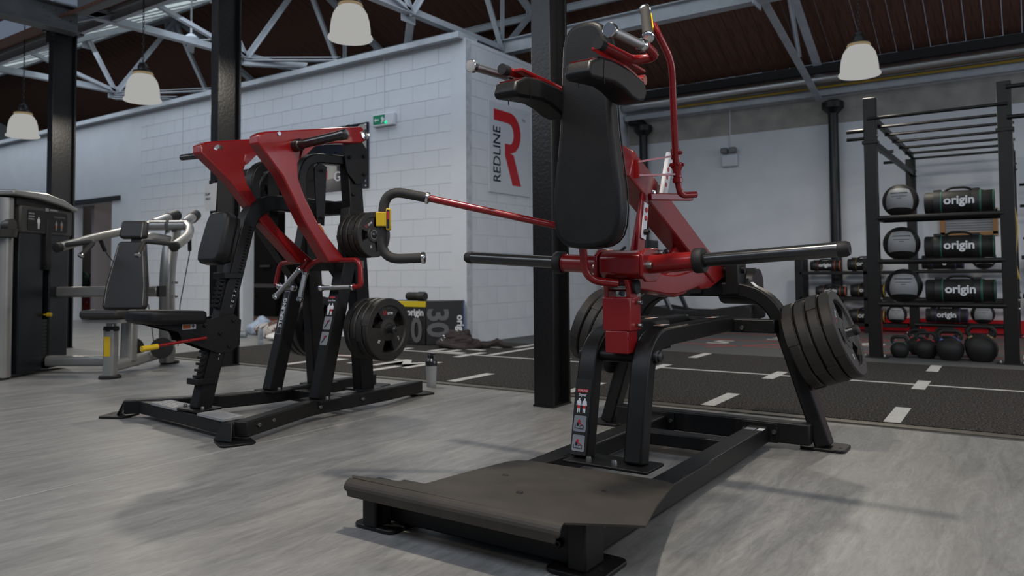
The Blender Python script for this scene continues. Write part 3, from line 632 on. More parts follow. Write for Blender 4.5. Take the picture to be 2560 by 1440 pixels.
# uprights bent back into the upper beams
rplate(-1.61, -1.235, 2.695, 2.865, .112, .124, .01).build('upright_base_plate', black, S, bevel=.003)
bolts([(-1.5, 2.72, .124), (-1.385, 2.72, .124)], Z3, S, steel, .012, .022)
U = []
for x in (-1.565, -1.322):
    o = MB().sweep([(x, 2.785, .124), (x, 2.885, .612), (x, 3.9, .622)], .08, .078, X3, .16, 8).build('upright', black, S, bevel=.009); U.append(o)
    MB().lathe([(.028, 0), (.028, .012), (.022, .016), (.022, .024), (.012, .03)], (x + (.04 if x > -1.4 else -.04), 2.9, .542), (1 if x > -1.4 else -1, 0, 0), 16).build('bolt', darkmetal, o)
MB().tube([(-1.53, 2.895, .538), (-1.36, 2.895, .538)], .027, 18).build('stop_bar', black, S)
MB().cub((-1.53, 3.0, .545), (-1.36, 3.25, .585)).build('cross_plate', black, S, bevel=.004)
b = MB(); b.loft([[(-1.41 + sx * a, 3.12 + sy * c, z) for sx, sy in ((-1, -1), (1, -1), (1, 1), (-1, 1))] for a, c, z in ((.085, .085, .585), (.085, .085, .6), (.07, .07, .672), (.062, .062, .678))]); b.build('rubber_stop', rubber, S, bevel=.008)
for y, xx in ((3.05, -1.318), (3.68, -1.318), (3.5, -1.565)): decal((xx, y, .6615), X3, Y3, .035, .09, white, S); decal((xx, y - .02, .6622), X3, Y3, .025, .04, orange, S)
# sticker column on the left upright
u = U[0]; rr, uu = X3, V((0, .2, .98))
fy = lambda z: 2.785 - .0395 + (z - .124) * .205 - .003
decal((-1.565, fy(.29) + .000, .29), rr, uu, .074, .31, rubber, u, 'label_panel', .0012)
decal((-1.565, fy(.395) - .0015, .395), rr, uu, .05, .014, redprint, u, 'label'); text('STERLING', .0105, white, (-1.565, fy(.395) - .003, .395), rr, uu, u, 'lettering')
text('Squat', .016, white, (-1.565, fy(.377) - .002, .377), rr, uu, u, 'lettering', .02)
def figure(c, h, m1, m2, par, rr, uu):
    rr = V(rr).normalized(); uu = V(uu).normalized(); n = rr.cross(uu); c = V(c) + n * .0022
    pts = [(-.05, .36), (-.16, .3), (-.2, .0), (-.15, 0), (-.12, .2), (-.11, -.1), (-.1, -.5), (-.03, -.5), (0, -.1), (.03, -.5), (.1, -.5), (.11, -.1), (.12, .2), (.15, 0), (.2, 0), (.16, .3), (.05, .36), (.07, .43), (.04, .5), (-.04, .5), (-.07, .43)]
    MB().prism([(p[0] * h, p[1] * h) for p in pts], c, rr, uu, .0006).build('figure', m1, par, flat=True)
    MB().prism([(p[0] * h, p[1] * h) for p in ((-.115, 0), (-.11, -.2), (-.02, -.2), (0, -.1), (.02, -.2), (.11, -.2), (.115, 0))], c + n * .001, rr, uu, .0006).build('figure_legs', m2, par, flat=True)
figure((-1.578, fy(.335) - .001, .335), .06, white, redprint, u, rr, uu); figure((-1.552, fy(.335) - .001, .335), .06, white, redprint, u, rr, uu)
for z in (.262, .185):
    decal((-1.566, fy(z) - .0015, z), rr, uu, .058, .066, stickergrey, u, 'picture_panel', .0012, .006)
    q = V((-1.566, fy(z) - .005, z))
    def ln(pts, w, m): MB().sweep([q + X3 * a + uu * c for a, c in pts], w, .0008, X3.cross(uu)).build('pictogram', m, u, flat=True)
    b2 = MB(); N = X3.cross(uu)
    for pts, wd in (([(-.022, -.018), (.018, -.02)], .002), ([(0, -.012), (.005, -.006), (.018, -.007), (.018, -.02)], .0015), ([(-.022, -.018), (-.02, -.006)], .0015)):
        for a, c in zip(pts, pts[1:]): b2.sweep([q + X3 * a[0] + uu * a[1], q + X3 * c[0] + uu * c[1]], wd, .0008, uu.cross(N) if abs(a[0] - c[0]) < .004 else uu)
    b2.build('pictogram', navy, u, flat=True)
    MB().prism([(-.01, .012), (-.003, .018), (.002, .012), (.0, .004), (.016, -.003), (.015, -.005), (-.002, .001), (-.008, .002)], q - N * .0002, X3, uu, .001).build('pictogram', redprint, u, flat=True)
    MB().prism([(-.014, .003), (-.006, .006), (-.002, -.004), (-.008, -.01), (-.013, -.009)], q, X3, uu, .001).build('pictogram', navy, u, flat=True)
# rear arch that carries the plates
A = MB().sweep([(-.875, 4.02, .016), (-1.125, 4.02, .795), (-1.83, 4.02, .795), (-2.075, 4.02, .016)], .1, .076, Y3, .2, 9).build('rear_arch', black, S, bevel=.01)
decal((-1.2, 4.02, .812), V((.75, 0, -.66)), Y3, .06, .05, white, A)
MB().cub((-1.83, 3.9, .575), (-1.075, 3.975, .645)).build('beam_crossbar', black, S, bevel=.007)
bolts([(-1.48, 3.9, .6), (-1.24, 3.9, .6)], (0, -1, 0), S, steel, .012)
for sgn in (1, -1):
    cx = -1.475 + sgn * .44; d = V((sgn * .94, 0, .34)).normalized(); p = V((cx, 4.02, .485))
    h = MB().lathe([(.042, 0), (.042, .03), (.0245, .032), (.0245, .33), (.02, .337)], p, d, 20).build('weight_horn', blacksheen, S)
    MB().lathe([(.026, .325), (.026, .345), (.018, .352)], p, d, 20).build('end_cap', rubber, h)
for x in (-1.31, -1.51):
    MB().cub((x - .034, 3.958, .77), (x + .034, 4.1, .95)).build('pivot_bracket', black, S, bevel=.004)
MB().lathe([(.02, -.19), (.095, -.19), (.1, -.18), (.1, -.0), (.095, .01), (.02, .01)], (-1.245, 4.18, .81), X3, 28).build('counterweight_drum', black, S, angle=30)
MB().tube([(-1.56, 4.03, .9), (-1.26, 4.03, .9)], .02, 14).build('pivot_shaft', black, S)
# swinging red arm
ax = -1.41
R = MB().sweep([(ax, 2.86, 1.345), (ax, 3.86, .885)], .105, .125, X3).build('swing_arm', red, S, bevel=.007)
LB = MB().sweep([(ax, 2.87, .87), (ax, 3.3, .825), (ax, 3.62, .86)], .1, .09, X3, .1).build('lower_arm', red, S, bevel=.007)
MB().prism([(3.02, .84), (3.18, .79), (3.34, .772), (3.46, .785), (3.56, .84), (3.66, .80), (3.8, .805), (4.06, .87), (4.06, .93), (3.9, .965), (3.7, .99), (3.56, .93), (3.3, .9)], (ax, 0, 0), Y3, Z3, .085).build('pivot_knuckle', red, S, bevel=.008)
MB().prism([(3.24, .90), (3.5, .9), (3.56, .98), (3.5, 1.06)], (ax, 0, 0), Y3, Z3, .02).build('gusset', red, S, bevel=.003)
# front block with the two loading bars
MB().prism([(2.80, .885), (2.835, .862), (2.92, .862), (2.955, .885), (2.955, .95), (2.925, .978), (2.83, .978), (2.80, .955)], (-1.395, 0, 0), Y3, Z3, .19).build('loading_block', red, S, bevel=.008)
for x in (-1.5, -1.29): MB().prism([(2.79, .875), (2.83, .85), (2.93, .85), (2.97, .88), (2.985, .955), (2.95, .99), (2.83, .987), (2.79, .96)], (x, 0, 0), Y3, Z3, .014).build('side_plate', red, S, bevel=.004)
decal((-1.39, 2.868, .9785), X3, Y3, .1, .042, white, S); decal((-1.41, 2.868, .9795), X3, Y3, .055, .034, orange, S); text('+', .06, navy, (-1.362, 2.868, .98), X3, Y3, S, 'hand_symbol', .03)
bolts([(-1.283, 2.94, .968), (-1.283, 2.83, .918)], X3, S, steel, .015, .024); bolts([(-1.507, 2.83, .915)], (-1, 0, 0), S, steel, .013, .02)
for sg in (1, -1):
    c0 = V((-1.395 + sg * .1, 2.87, .921)); tip = V((-1.382 + sg * .857, 2.87, .968)); d = (tip - c0).normalized()
    t0 = MB().lathe([(.038, 0), (.038, .19), (.041, .192), (.041, .2)], c0, d, 26).build('bar_sleeve', red, S)
    MB().lathe([(.047, .2), (.05, .204), (.05, .236), (.047, .24)], c0, d, 28).build('collar', rubber, S)
    L0 = (tip - c0).length; MB().lathe([(.0275, .24), (.0275, L0 - .04)], c0, d, 28).build('loading_bar', blacksheen, S)
    MB().lathe([(.0285, L0 - .04), (.0285, L0 - .012), (.023, L0), (.012, L0), (.01, L0 - .004)], c0, d, 24).build('end_cap', rubber, S)
# front stop leg
P = MB().cub((-1.478, 2.81, .648), (-1.352, 2.92, .788)).build('stop_leg', red, S, bevel=.006)
MB().cub((-1.467, 2.81, .556), (-1.363, 2.905, .65)).build('stop_foot', red, P, bevel=.005)
for x in (-1.465, -1.365): MB().prism([(2.825, .78), (2.895, .78), (2.9, .82), (2.92, .86), (2.8, .86), (2.82, .82)], (x, 0, 0), Y3, Z3, .02).build('clevis', red, P, bevel=.004)
MB().tube([(-1.5, 2.86, .825), (-1.335, 2.86, .825)], .014, 12).build('clevis_pin', steel, P); MB().lathe([(.03, 0), (.03, .012), (.014, .016)], (-1.35, 2.86, .83), X3, 18).build('pin_cap', rubber, P)
bolts([(-1.47, 2.808, .85), (-1.425, 2.808, .85)], (0, -1, 0), P, steel, .011); bolts([(-1.345, 2.88, .765), (-1.345, 2.88, .67)], X3, P, steel, .01)
MB().tube([(-1.5, 2.68, 1.08), (-1.505, 2.70, .99), (-1.505, 2.72, .86), (-1.4, 2.8, .845)], .0165, 14, .07, 8).build('bent_rod', red, S)
# strut with the hole plate
MB().beam((-1.375, 2.9, .97), (-1.375, 3.0, 1.2), .045, .012, Y3).build('strut', red, S); MB().beam((-1.362, 2.93, .97), (-1.362, 2.985, 1.22), .014, .07, X3).build('strut', red, S, bevel=.003)
gp = MB().beam((-1.351, 2.948, 1.03), (-1.351, 2.982, 1.185), .006, .042, X3).build('hole_plate', white, S, bevel=.002)
for y, z in ((2.975, 1.155), (2.967, 1.12)): MB().lathe([(.011, 0), (.011, .0035), (.006, .0035)], (-1.348, y, z), X3, 12).build('hole', redprint, gp)
bolts([(-1.347, 2.955, 1.06)], X3, gp, rubber, .013, .02)
gp = MB().beam((-1.33, 3.11, 1.22), (-1.33, 3.2, 1.42), .02, .055, X3).build('hole_plate', white, S, bevel=.006)
for y, z in ((3.155, 1.345), (3.14, 1.31), (3.125, 1.275)): MB().lathe([(.011, 0), (.011, .0105), (.006, .0105)], (-1.33, y, z), X3, 12).build('hole', redprint, gp)
# back pad
def hw(z):
    ks = ((.982, .03), (.99, .08), (1.005, .11), (1.03, .132), (1.07, .146), (1.13, .152), (1.22, .147), (1.33, .133), (1.45, .119), (1.58, .11), (1.7, .105), (1.79, .1), (1.83, .09), (1.856, .074), (1.871, .05), (1.878, .02))
    return ks
pr = [(-1.425 + a, z) for z, a in hw(0)] + [(-1.425 - a, z) for z, a in reversed(hw(0))]
bp = MB().prism(pr, (0, 2.615, 0), X3, Z3, .075).build('back_pad', leather, S, bevel=.022, bs=5, angle=60)
MB().tube([(-1.425 + (x + 1.425) * .985, 2.652, 1.42 + (z - 1.42) * .99) for x, z in pr], .0035, 6, closed=True).build('piping', leather, bp)
MB().prism([(-1.5, 1.05), (-1.35, 1.05), (-1.36, 1.7), (-1.49, 1.7)], (0, 2.662, 0), X3, Z3, .014).build('pad_backing', black, S)
MB().sweep([(ax, 2.67, 1.36), (ax, 2.9, 1.34)], .1, .12, X3).build('pad_mount', red, S, bevel=.006)
# shoulder pads with chrome grips
prof = [(2.185, 1.545), (2.2, 1.59), (2.27, 1.625), (2.36, 1.635), (2.5, 1.63), (2.625, 1.605), (2.645, 1.56), (2.62, 1.525), (2.575, 1.508), (2.52, 1.512), (2.45, 1.535), (2.38, 1.545), (2.28, 1.535), (2.2, 1.525)]
prof = [(y, 1.578 + (z - 1.57) * .88) for y, z in prof]
for sg, cx, dy, dz in ((1, -1.235, 0, 0.0), (-1, -1.575, .06, -.005)):
    sp = MB().prism([(y + dy, z + dz) for y, z in prof], (cx, 0, 0), Y3, Z3, .1).build('shoulder_pad', leather, S, bevel=.022, bs=4, angle=55)
    for xx in (cx + .0505, cx - .0505): MB().tube([(xx, y + dy, z + dz) for y, z in ((2.29, 1.62), (2.285, 1.57), (2.29, 1.535))], .0018, 5).build('seam', leather, sp)
    tp_ = [(2.22 + dy, 1.605 + dz), (2.36 + dy, 1.641 + dz), (2.5 + dy, 1.636 + dz), (2.62 + dy, 1.612 + dz)]
    MB().sweep([(cx, y, z) for y, z in tp_], .085, .008, X3, .05).build('pad_plate', red, sp)
    MB().sweep([(cx + sg * .02, 2.3 + dy, 1.668 + dz), (cx + sg * .02, 2.64 + dy, 1.655 + dz)], .05, .012, X3).build('pad_bracket', red, sp, bevel=.003)
    MB().tube([(cx + sg * .05, 2.27 + dy, 1.665 + dz), (cx + sg * .05, 2.52 + dy, 1.668 + dz), (cx + sg * .13, 2.55 + dy, 1.675 + dz), (cx + sg * .135, 2.44 + dy, 1.69 + dz)], .017, 14, .04).build('grip_tube', red, sp)
    MB().lathe([(.021, 0), (.021, .035)], (cx + sg * .05, 2.245 + dy, 1.665 + dz), Y3, 18).build('tube_cap', rubber, sp)
    g0 = V((cx + sg * .135, 2.16 + dy, 1.672 + dz)); gd = V((0, .28, .012)).normalized()
    g1 = MB().lathe([(.0165, .02), (.0165, .245)], g0, gd, 20).build('chrome_grip', knurl, sp)
    MB().lathe([(.008, 0), (.022, 0), (.0245, .003), (.0245, .02), (.018, .026)], g0, gd, 22).build('grip_collar', chrome, sp); MB().lathe([(.018, .235), (.024, .245), (.024, .258), (.017, .268)], g0, gd, 22).build('grip_collar', chrome, sp)
MB().tube([(-1.6, 2.7, 1.64), (-1.22, 2.7, 1.64)], .02, 14).build('pad_crossbar', red, S)
# release levers
def lever(rod, c, bracket):
    lv = MB().tube(rod, .0145, 14, .06, 6).build('release_lever', red, S)
    g = MB().tube(c, .0205, 16, .085, 8).build('foam_grip', foam, lv)
    for a, b2 in ((c[0], c[1]), (c[-1], c[-2])):
        d = (V(a) - V(b2)).normalized(); MB().lathe([(.02, -.004), (.025, 0), (.025, .01), (.02, .014), (.014, .016)], a, d, 18).build('chrome_collar', chrome, lv)
    return lv
lv = lever([(-1.46, 2.78, 1.05), (-1.6, 2.665, 1.082), (-2.055, 2.36, 1.205)], [(-2.05, 2.36, 1.204), (-2.195, 2.265, 1.24), (-2.21, 2.26, .95), (-2.065, 2.35, .955)], None)
q = MB(); q.prism([(-.034, -.03), (.008, -.03), (.008, -.045), (.026, -.045), (.026, .045), (.008, .045), (.008, .03), (-.034, .03)], V((-2.185, 2.255, 1.115)), rt, Z3, .03); q.build('direction_tag', yellow, lv, bevel=.004)
decal(V((-2.185, 2.255, 1.115)) + rt * .017 - fwd * .015, rt, Z3, .013, .076, rubber, lv, 'tag_window'); decal(V((-2.185, 2.255, 1.13)) + rt * .017 - fwd * .0165, rt, Z3, .008, .034, redprint, lv, 'tag_arrow')
lv = MB().tube([(-1.2, 3.17, 1.228), (-1.245, 3.11, 1.222), (-1.25, 3.09, 1.27), (-1.25, 3.07, 1.36), (-1.23, 3.01, 1.5), (-1.2, 2.92, 1.76), (-1.225, 2.84, 1.86), (-1.24, 2.83, 1.9)], .0145, 14, .05, 6).build('release_lever', red, S)
g0, g1 = V((-1.32, 2.93, 2.0)), V((-1.21, 2.71, 1.81)); gd = (g1 - g0).normalized()
MB().tube([g0, g1], .0205, 16).build('foam_grip', foam, lv)
for p, d in ((g0, -gd), (g1, gd)): MB().lathe([(.02, -.006), (.025, 0), (.025, .012), (.019, .018), (.01, .02)], p, d, 18).build('chrome_collar', chrome, lv)
MB().beam(g0.lerp(g1, .25) + rt * .022, g0.lerp(g1, .8) + rt * .022, .004, .03, rt).build('direction_tag', yellow, lv)
MB().tube([g0.lerp(g1, .5), (-1.24, 2.83, 1.9)], .012, 10).build('grip_stem', red, lv)
cz = V((-.0, -.1, 1)).normalized()
MB().lathe([(.017, -.02), (.022, -.018), (.022, .0), (.018, .004), (.018, .03), (.022, .04), (.027, .05), (.027, .062), (.02, .068)], (-1.25, 3.085, 1.295), cz, 12).build('locking_collar', red, S)
b = MB()
for k in range(6):
    a = k * PI / 3; b.box(V((-1.25, 3.08, 1.352)) + V((.028 * math.cos(a), .028 * math.sin(a), 0)), (.012, .012, .012))
b.build('collar_lugs', red, S, bevel=.002)
for p, q in (((-1.36, 2.9, 1.352), (-1.25, 3.075, 1.392)), ((-1.355, 2.9, 1.295), (-1.25, 3.09, 1.312))): MB().sweep([p, q], .022, .008, V((.84, -.53, 0))).build('lever_bracket', red, S)
MB().sweep([(-1.357, 2.895, 1.285), (-1.36, 2.895, 1.36)], .03, .009, X3).build('lever_bracket', red, S)
MB().tube([(-1.25, 3.07, 1.375), (-1.25, 3.065, 1.42)], .02, 12).build('lever_sleeve', red, S); MB().bolt((-1.23, 3.06, 1.4), X3, .008, .014).build('bolt', red, S)
MB().sweep([(-1.34, 2.99, 1.212), (-1.22, 3.17, 1.216)], .03, .028, Z3).build('lever_rest', red, S, bevel=.004); bolts([(-1.325, 3.0, 1.226)], Z3, S, chrome, .01)

# ------------------------------------------------------------------ weight plates
def plate_proto(r, t, label_text, name='weight_plate', m=plater, grips=True):
    """a rubber plate: raised rim, recessed web with three hand openings, hub"""
    o = thing(name, 'x', 'weight plate'); b = MB(); ax_ = Z3
    b.lathe([(r * .74, -t / 2), (r * .97, -t / 2), (r, -t * .36), (r, t * .36), (r * .97, t / 2), (r * .78, t / 2), (r * .74, t * .28), (r * .74, -t / 2)], (0, 0, 0), ax_, 48, caps=False)
    b.lathe([(.027, -t * .45), (r * .36, -t * .4), (r * .36, t * .3), (.05, t * .36), (.046, t * .42), (.027, t * .42), (.027, -t * .45)], (0, 0, 0), ax_, 28, caps=False)
    for k in range(3):
        a0 = 2 * PI * k / 3 + PI / 2; n = 8; ins, outs = [], []
        for q in range(n + 1):
            a = a0 + math.radians(-38 + 76 * q / n); ins.append((math.cos(a) * r * .3, math.sin(a) * r * .3)); outs.append((math.cos(a) * r * .78, math.sin(a) * r * .78))
        b.prism(ins + outs[::-1], (0, 0, 0), X3, Y3, t * .55)
    for k in range(3):                                            # grip bars at the rim over each opening
        a0 = 2 * PI * k / 3 + PI / 2 + PI / 3
        ins = [(math.cos(a0 + math.radians(d)) * r * .76, math.sin(a0 + math.radians(d)) * r * .76) for d in (-20, -10, 0, 10, 20)]; outs = [(math.cos(a0 + math.radians(d)) * r * 1.012, math.sin(a0 + math.radians(d)) * r * 1.012) for d in (20, 10, 0, -10, -20)]
        b.prism(ins + outs, (0, 0, 0), X3, Y3, t * .9)
    b.build('plate_body', m, o, angle=30)
    MB().lathe([(.0265, -t * .46), (.03, -t * .46), (.03, t * .46), (.0265, t * .46), (.0265, -t * .46)], (0, 0, 0), ax_, 24, caps=False).build('steel_insert', steel, o)
    if label_text:
        text('U', r * .2, redprint, (-r * .16, r * .53, t * .285), X3, Y3, o, 'lettering', .02); text('GYM', r * .12, white, (r * .08, r * .51, t * .285), X3, Y3, o, 'lettering', .02)
        text('20', r * .13, white, (-r * .42, -r * .36, t * .285), (.5, .86, 0), (-.86, .5, 0), o, 'lettering', .02); text('KG', r * .1, white, (r * .47, -r * .3, t * .285), (.5, -.86, 0), (.86, .5, 0), o, 'lettering')
    return o
def plates(proto, spots, axis, spin, labels, group, first):
    z = V(axis).normalized(); x = (Y3 - z * Y3.dot(z)).normalized(); y = z.cross(x)
    for i, p in enumerate(spots):
        a = spin[i % len(spin)]; X = x * math.cos(a) + y * math.sin(a); Y = z.cross(X)
        o = proto if (first and i == 0) else copy_tree(proto)
        place(o, p, basis(X, Y, z), labels[i], group)
big = plate_proto(.222, .056, True); mid = plate_proto(.2, .045, True); sml = plate_proto(.145, .04, True)
nth = ['outermost', 'second from outside', 'third from outside', 'innermost']
for sg, side in ((1, 'right'), (-1, 'left')):
    d = V((sg * .94, 0, .34)).normalized(); p = V((-1.475 + sg * .44, 4.02, .485))
    plates(big, [p + d * k for k in (.27, .208, .146, .084)], d, (.6, 1.5, .9, 2.2), ['big black plate on the %s leg of the squat machine, %s' % (side, q) for q in nth], 'plates on the %s leg of the squat machine' % side, sg == 1)

# ------------------------------------------------------------------ plate-loaded row machine
N = thing('row_machine', 'red and black plate-loaded row machine with seat and chest pad, standing left of centre', 'gym machine', (-3.95, 3.3, 0))
nr = MB().sweep([(-3.47, 2.5, .075), (-3.645, 3.1, .08), (-3.635, 3.75, .08), (-3.735, 4.2, .065)], .085, .085, Z3, .12, 5).build('side_rail', black, N, bevel=.008)
fr = MB().sweep([(-4.72, 2.56, .07), (-4.33, 2.95, .08), (-4.21, 3.3, .08), (-4.21, 3.8, .08), (-4.3, 4.3, .065)], .085, .085, Z3, .12, 5).build('side_rail', black, N, bevel=.008)
MB().sweep([(-4.62, 2.64, .068), (-3.5, 2.53, .068)], .075, .1, Z3).build('front_crossbar', black, N, bevel=.006)
MB().sweep([(-4.2, 3.45, .07), (-3.64, 3.45, .07)], .075, .08, Z3).build('rear_crossbar', black, N, bevel=.006)
for (x, y), a in (((-3.5, 2.49), -.4), ((-4.8, 2.57), .5), ((-3.76, 4.24), -.2), ((-4.32, 4.36), .2)):
    c, s_ = math.cos(a), math.sin(a); q = [(-.08, -.09), (.07, -.09), (.09, -.07), (.09, .07), (.07, .09), (-.08, .09), (-.095, .07), (-.095, -.07)]
    p = MB().prism(q, (x, y, .007), (c, s_, 0), (-s_, c, 0), .012).build('foot_plate', black, N, bevel=.003)
    MB().lathe([(.008, 0), (.008, .001), (.004, .001)], (x - .06 * c, y - .06 * s_, .0135), Z3, 8).build('screw_hole', rubber, p)
MB().prism([(0, 0), (.13, 0), (.1, .1), (.03, .1)], (-3.6, 2.43, .014), (1, .12, 0), (0, .35, .94), .012).build('end_plate', black, N, bevel=.004)
MB().prism([(0, 0), (.1, 0), (.1, .1), (.03, .1)], (-4.84, 2.6, .014), (.75, -.66, 0), (.3, .3, .9), .012).build('end_plate', black, N, bevel=.004)
bolts([(-3.452, 2.6, .085), (-3.5, 2.73, .085), (-3.595, 3.15, .085), (-3.59, 3.5, .085)], X3, N, steel, .012)
for a, b2 in (((-4.42, 2.62), (-4.1, 2.588)), ((-3.86, 2.565), (-3.58, 2.537))):
    p = MB().sweep([(*a, .114), (*b2, .114)], .016, .125, Z3).build('diamond_footrest', tread, N, bevel=.002); tr = MB(); d = V((b2[0] - a[0], b2[1] - a[1], 0)); n = int(d.length / .02)
    for i in range(1, n):
        for k in range(5):
            c = V((*a, .1225)) + d * i / n + V((.1, 1, 0)).normalized() * (-.05 + .025 * k); e = V((.006, .004 * (1 if (i + k) % 2 else -1), 0)); tr.beam(c - e, c + e, .003, .004, Z3)
    o = tr.build('tread_pattern', tread, p, flat=True); o['kind'] = 'stuff'
# seat post
sx = -4.0
SP = MB().sweep([(sx, 2.61, .115), (sx, 2.945, 1.35), (sx, 3.66, 1.35)], .085, .095, X3, .2, 8).build('seat_post', black, N, bevel=.008)
rplate(sx - .13, sx + .1, 2.53, 2.69, .112, .124, .01).build('post_base_plate', black, N, bevel=.002); bolts([(-3.93, 2.58, .124), (-4.1, 2.58, .124)], Z3, N, steel, .011, .016)
sd = V((0, .262, .965)); sn = V((0, -.965, .262))
for z0, z1 in ((.27, .55), (.68, .88)):
    b = MB(); n = 8
    b.beam(V((sx, 2.61 + (z0 - .115) * .271, z0)) + sn * .055, V((sx, 2.61 + (z1 - .115) * .271, z1)) + sn * .055, .05, .012, X3)
    for k in range(n):
        z = z0 + (z1 - z0) * (k + .5) / n; b.box(V((sx, 2.61 + (z - .115) * .271, z)) + sn * .07, (.05, .026, .014))
    b.build('adjustment_rack', black, N)
    zc = z0 if z0 < .5 else z1
    MB().box(V((sx, 2.61 + (zc - .115) * .271, zc)) + sn * .03, (.115, .13, .035)).build('rack_clamp', black, N, bevel=.004)
for s_, z in (('14', .795), ('13', .765), ('12', .735), ('11', .705), ('2', .43), ('1', .40)):
    text(s_, .02, white, (sx + .0435, 2.61 + (z - .115) * .271 + .012, z), Y3 * .965 - Z3 * .262, sd, N, 'lettering', .02)
MB().tube([(sx - .03, 2.84, .75), (sx - .03, 2.9, .95), (sx - .03, 2.97, 1.2)], .014, 10).build('spring', darkmetal, N)
b = MB()
for k in range(26): b.lathe([(.013, 0), (.019, .004), (.013, .008)], V((sx + .03, 2.79, .72)) + V((0, .13, .48)) * k / 26, (0, .26, .96), 10)
b.build('coil_spring', black, N)['kind'] = 'stuff'
# seat
b = MB(); out = []
for x, y in ((-.15, .205), (-.15, -.06), (-.135, -.12), (-.09, -.14), (.09, -.14), (.135, -.12), (.15, -.06), (.15, .205)): out.append((x, y))
MB().prism(out, (sx, 2.355, .662), X3, V((0, 1, -.05)), .075).build('seat', leather, N, bevel=.024, bs=4, angle=60)
for x in (-.047, .047):
    MB().prism([(2.22, .628), (2.28, .622), (2.44, .572), (2.455, .545), (2.46, .525), (2.53, .5), (2.6, .47), (2.68, .435), (2.77, .43), (2.835, .47), (2.845, .62), (2.79, .66), (2.6, .632)], (sx + x * 1.1, 0, 0), Y3, Z3, .008).build('seat_bracket', black, N, bevel=.002)
bolts([(sx + .056, 2.6, .6), (sx + .056, 2.7, .55), (sx + .056, 2.79, .62), (sx + .056, 2.76, .47)], X3, N, rubber, .012)
decal((sx + .0562, 2.5, .6), Y3, Z3, .085, .03, white, N); decal((sx + .057, 2.485, .6), Y3, Z3, .045, .022, orange, N); text('+', .04, navy, (sx + .058, 2.525, .6), Y3, Z3, N, 'hand_symbol', .03)
l0 = MB().tube([(sx + .07, 2.6, .53), (sx + .07, 2.52, .525), (sx + .08, 2.25, .505)], .009, 8).build('seat_lever', red, N); MB().tube([(sx + .08, 2.3, .506), (sx + .08, 2.21, .5)], .016, 10).build('lever_grip', yellow, l0)
# chest pad, leaning with the post
b = MB(); q = [(-.1, -.15), (-.075, -.165), (.075, -.165), (.1, -.15), (.115, -.1), (.105, .09), (.09, .135), (.06, .15), (-.06, .15), (-.09, .135), (-.105, .09), (-.115, -.1)]
cp = b.prism(q, V((sx + .03, 2.70, 1.115)), X3, sd, .085).build('chest_pad', leather, N, bevel=.022, bs=4, angle=60)
MB().prism([(p[0] * .9, p[1] * .9) for p in q], V((sx + .03, 2.752, 1.105)), X3, sd, .02).build('pad_board', black, cp)
# frame: two leaning front legs, two upright rear posts, curved tie frames
for x, pts in ((-3.66, [(-3.66, 3.2, .115), (-3.66, 3.43, 1.0), (-3.7, 3.5, 1.32)]), (-4.215, [(-4.215, 3.28, .115), (-4.215, 3.52, 1.0), (-4.2, 3.58, 1.32)])):
    lg = MB().sweep(pts, .085, .1, X3).build('front_leg', black, N, bevel=.007); y = pts[0][1]
    rplate(x - .1, x + .1, y - .07, y + .1, .112, .124, .01).build('leg_base_plate', black, N, bevel=.002); bolts([(x - .075, y, .124), (x + .075, y, .124)], Z3, N, steel, .012, .018)
for x in (-3.74, -4.2):
    MB().sweep([(x, 3.66, .115), (x, 3.6, .9), (x, 3.53, 1.68)], .085, .12, X3).build('rear_post', black, N, bevel=.007)
    rplate(x - .1, x + .1, 3.58, 3.76, .112, .124, .01).build('leg_base_plate', black, N, bevel=.002)
    MB().sweep([(x, 3.55, 1.645), (x, 3.1, 1.62), (x, 3.1, 1.3), (x, 3.5, .82)], .085, .062, X3, .17, 9).build('curved_frame', black, N, bevel=.008)
    MB().prism([(3.43, 1.86), (3.47, 1.88), (3.51, 1.86), (3.63, 1.73), (3.65, 1.58), (3.6, 1.5), (3.53, 1.49), (3.45, 1.56), (3.42, 1.7)], (x + (.055 if x > -4 else -.055), 0, 0), Y3, Z3, .012).build('pivot_plate', black, N, bevel=.002)
    bolts([(x + .062, 3.47, 1.66), (x + .062, 3.6, 1.68), (x + .062, 3.6, 1.56)], X3, N, rubber, .012, .016)
    MB().prism([(3.2, 1.56), (3.24, 1.6), (3.3, 1.58), (3.28, 1.2), (3.22, 1.22)], (x + .03, 0, 0), Y3, Z3, .01).build('frame_gusset', black, N)
bolts([(-3.693, 3.52, 1.42), (-3.69, 3.25, 1.55), (-3.69, 3.25, 1.25)], X3, N, rubber, .012, .014)
MB().sweep([(-4.2, 3.6, 1.345), (-3.74, 3.6, 1.345)], .09, .09, Z3).build('cross_tube', black, N, bevel=.006); MB().tube([(-4.33, 3.47, 1.8), (-3.58, 3.47, 1.8)], .026, 16).build('pivot_shaft', steel, N)
MB().sweep([(-4.2, 3.5, .95), (-3.7, 3.5, .95)], .07, .09, Z3).build('cross_tube', black, N, bevel=.006)
shape([(3.565, 1.28), (3.6, 1.28), (3.6, 1.235), (3.565, 1.235)], (-3.697, 0, 0), Y3, Z3, .001, white, N, 'sticker', flat=True); shape([(3.58, .98), (3.62, .98), (3.62, .93), (3.58, .93)], (-3.697, 0, 0), Y3, Z3, .001, stickergrey, N, 'sticker', flat=True)
dq = V((0, .65, -.76)); decal((-3.6765, 3.24, 1.16), dq, Y3, .11, .035, white, N); decal((-3.6755, 3.225, 1.178), dq, Y3, .06, .026, orange, N)
